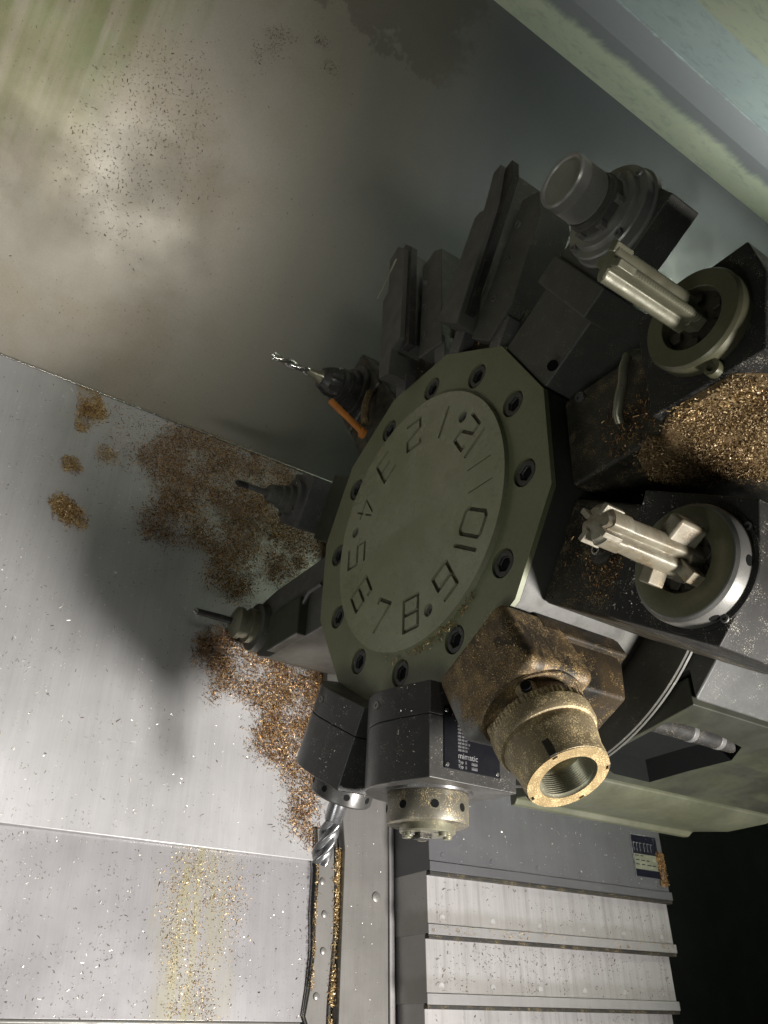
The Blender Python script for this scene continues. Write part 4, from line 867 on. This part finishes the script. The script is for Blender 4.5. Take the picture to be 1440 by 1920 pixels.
# wall freckles
wf = Matrix(((1, 0, 0, 0), (0, 0, -1, 0.6795), (0, 1, 0, 0), (0, 0, 0, 1)))
chips('rust_freckles', 'dark rusty freckles stuck to the grey enclosure wall', 'metal chips', wf, [([(-.50,.30),(-.40,.22),(-.30,.40),(-.34,.58),(-.46,.60),(-.52,.45)], 1500, 0.03), ([(-.7,-.0),(.1,-.0),(.1,.7),(-.7,.7)], 260, 0), ([(-.29,.63),(-.26,.63),(-.25,.70),(-.23,.72),(-.27,.735),(-.30,.69)], 260, 0.006), ([(-.20,.735),(-.17,.735),(-.17,.75),(-.20,.75)], 90, 0.005), ([(-.17,.70),(-.14,.70),(-.14,.725),(-.17,.725)], 90, 0.006)], M['rust'], size=(0.0009, 0.0026), wid=(0.0007, 0.0017), lift=0.0003, flat=0.1)
# heap on the flank of holder 11 
s11 = station(11) @ Matrix.Translation((0, -0.0564, 0)) @ Matrix.Rotation(PI/2, 4, 'X')       # x = spindle, y = outward, z = -round
HP = [(.038, z(.318)), (.020, z(.345)), (.030, z(.352)), (.012, z(.372)), (.004, z(.40)), (.006, z(.448)), (.024, z(.462)), (.05, z(.48)), (.19, z(.48)), (.19, z(.40)), (.165, z(.372)), (.135, z(.352)), (.124, z(.330)), (.10, z(.312)), (.06, z(.305))]
heap = MB().prism(HP, 'z', 0.0, 0.006, 0.96, (0.09, z(0.39))).build('chip_cake', M['chip_cake']); heap.matrix_world = s11
tag(heap, 'caked bed of fine brass chips on the flank of the upper right holder', 'metal chips', kind='stuff')
chips('brass_chips', 'golden heap of loose chips covering the flank of the upper right holder', 'metal chips', s11 @ Matrix.Translation((0, 0, 0.004)), [(HP, 42000, 0.004)], M['chip_heap'], lift=0.0030, size=(0.0011, 0.0030), wid=(0.0005, 0.0012), flat=0.6)
curls('swarf_curls', 'tangled curls along the upper edge of the golden heap', s11 @ Matrix.Translation((0, 0, 0.005)), [(.02, z(.40), .012), (.03, z(.44), .014), (.06, z(.46), .018), (.08, z(.38), .03)], 260, M['chip_pale'])
f11 = station(11) @ Matrix.Translation((0.0296, 0, 0)) @ Matrix.Rotation(-PI/2, 4, 'Y')        # x = outward, y = round, z = towards viewer
chips('brass_chips', 'loose chips on the dark base below the curved coolant pipe', 'metal chips', f11, [([(z(.295), -.05), (z(.33), -.05), (z(.36), -.02), (z(.35), .01), (z(.31), .0), (z(.29), -.02)], 420, 0.01)], M['chip'], lift=0.003)
f10 = station(10) @ Matrix.Translation((0.0336, 0, 0)) @ Matrix.Rotation(-PI/2, 4, 'Y')
chips('brass_chips', 'wet chips around the nozzle under the cream cutter', 'metal chips', f10, [([(z(.285), -.03), (z(.34), -.035), (z(.35), .0), (z(.32), .01), (z(.29), .01)], 700, 0.008), ([(z(.245), -.05), (z(.365), -.05), (z(.365), .055), (z(.245), .055)], 160, 0)], M['chip'], lift=0.002, size=(0.001, 0.0028))
f10b = station(10) @ Matrix.Translation((-0.0123, 0, 0)) @ Matrix.Rotation(-PI/2, 4, 'Y')
chips('steel_flakes', 'fine flakes on the front of the black holder round the wide ring', 'metal chips', f10b, [([(z(.372), -.05), (z(.48), -.05), (z(.485), .06), (z(.372), .06)], 220, 0)], M['flake'], size=(0.0008, 0.0022), lift=0.0003, flat=0.1)
f9 = station(9) @ Matrix.Translation((-0.0203, 0, 0)) @ Matrix.Rotation(-PI/2, 4, 'Y')
chips('brass_chips', 'brass grit clinging to the front of the dusted holder', 'metal chips', f9, [([(z(.24), -.03), (z(.30), -.055), (z(.32), -.055), (z(.32), .05), (z(.24), .05)], 1500, 0.004)], M['chip_pale'], size=(0.0006, 0.0016), wid=(0.0003, 0.0008), lift=0.0005, flat=0.3)
fd = Matrix(((0, 0, -1, -0.0003), (1, 0, 0, 0), (0, 1, 0, 0), (0, 0, 0, 1)))
arcp = [(-math.cos(t)*0.1765, math.sin(t)*0.1765) for t in [math.radians(-12 - 4*i) for i in range(16)]] + [(-math.cos(t)*0.186, math.sin(t)*0.186) for t in [math.radians(-72 + 4*i) for i in range(16)]]
chips('brass_chips', 'bright chips lodged under the rim of the number disc', 'metal chips', fd, [(arcp, 260, 0.002)], M['chip_pale'], lift=0.002)
for n in (7, 8):
    fb = station(n) @ Matrix.Translation((-0.0412, 0.03, 0)) @ Matrix.Rotation(-PI/2, 4, 'Y')
    chips('steel_flakes', 'flakes speckling the front of the %s barrel holder' % ('left' if n == 7 else 'right'), 'metal chips', fb, [([(z(.24), -.03), (z(.335), -.03), (z(.335), .03), (z(.24), .03)], 60, 0)], M['flake'], size=(0.0008, 0.002), lift=0.0006)
for n in (1, 2):
    fb = station(n) @ Matrix.Translation((0.0175, 0, 0)) @ Matrix.Rotation(-PI/2, 4, 'Y')
    chips('brass_chips', 'chips packed into the foot recess of the %s blade holder' % ('taller' if n == 1 else 'shorter'), 'metal chips', fb, [([(z(.24), -.03), (z(.29), -.03), (z(.29), .03), (z(.24), .03)], 260 if n == 1 else 40, 0.003)], M['chip'], size=(0.001, 0.003), lift=0.004)
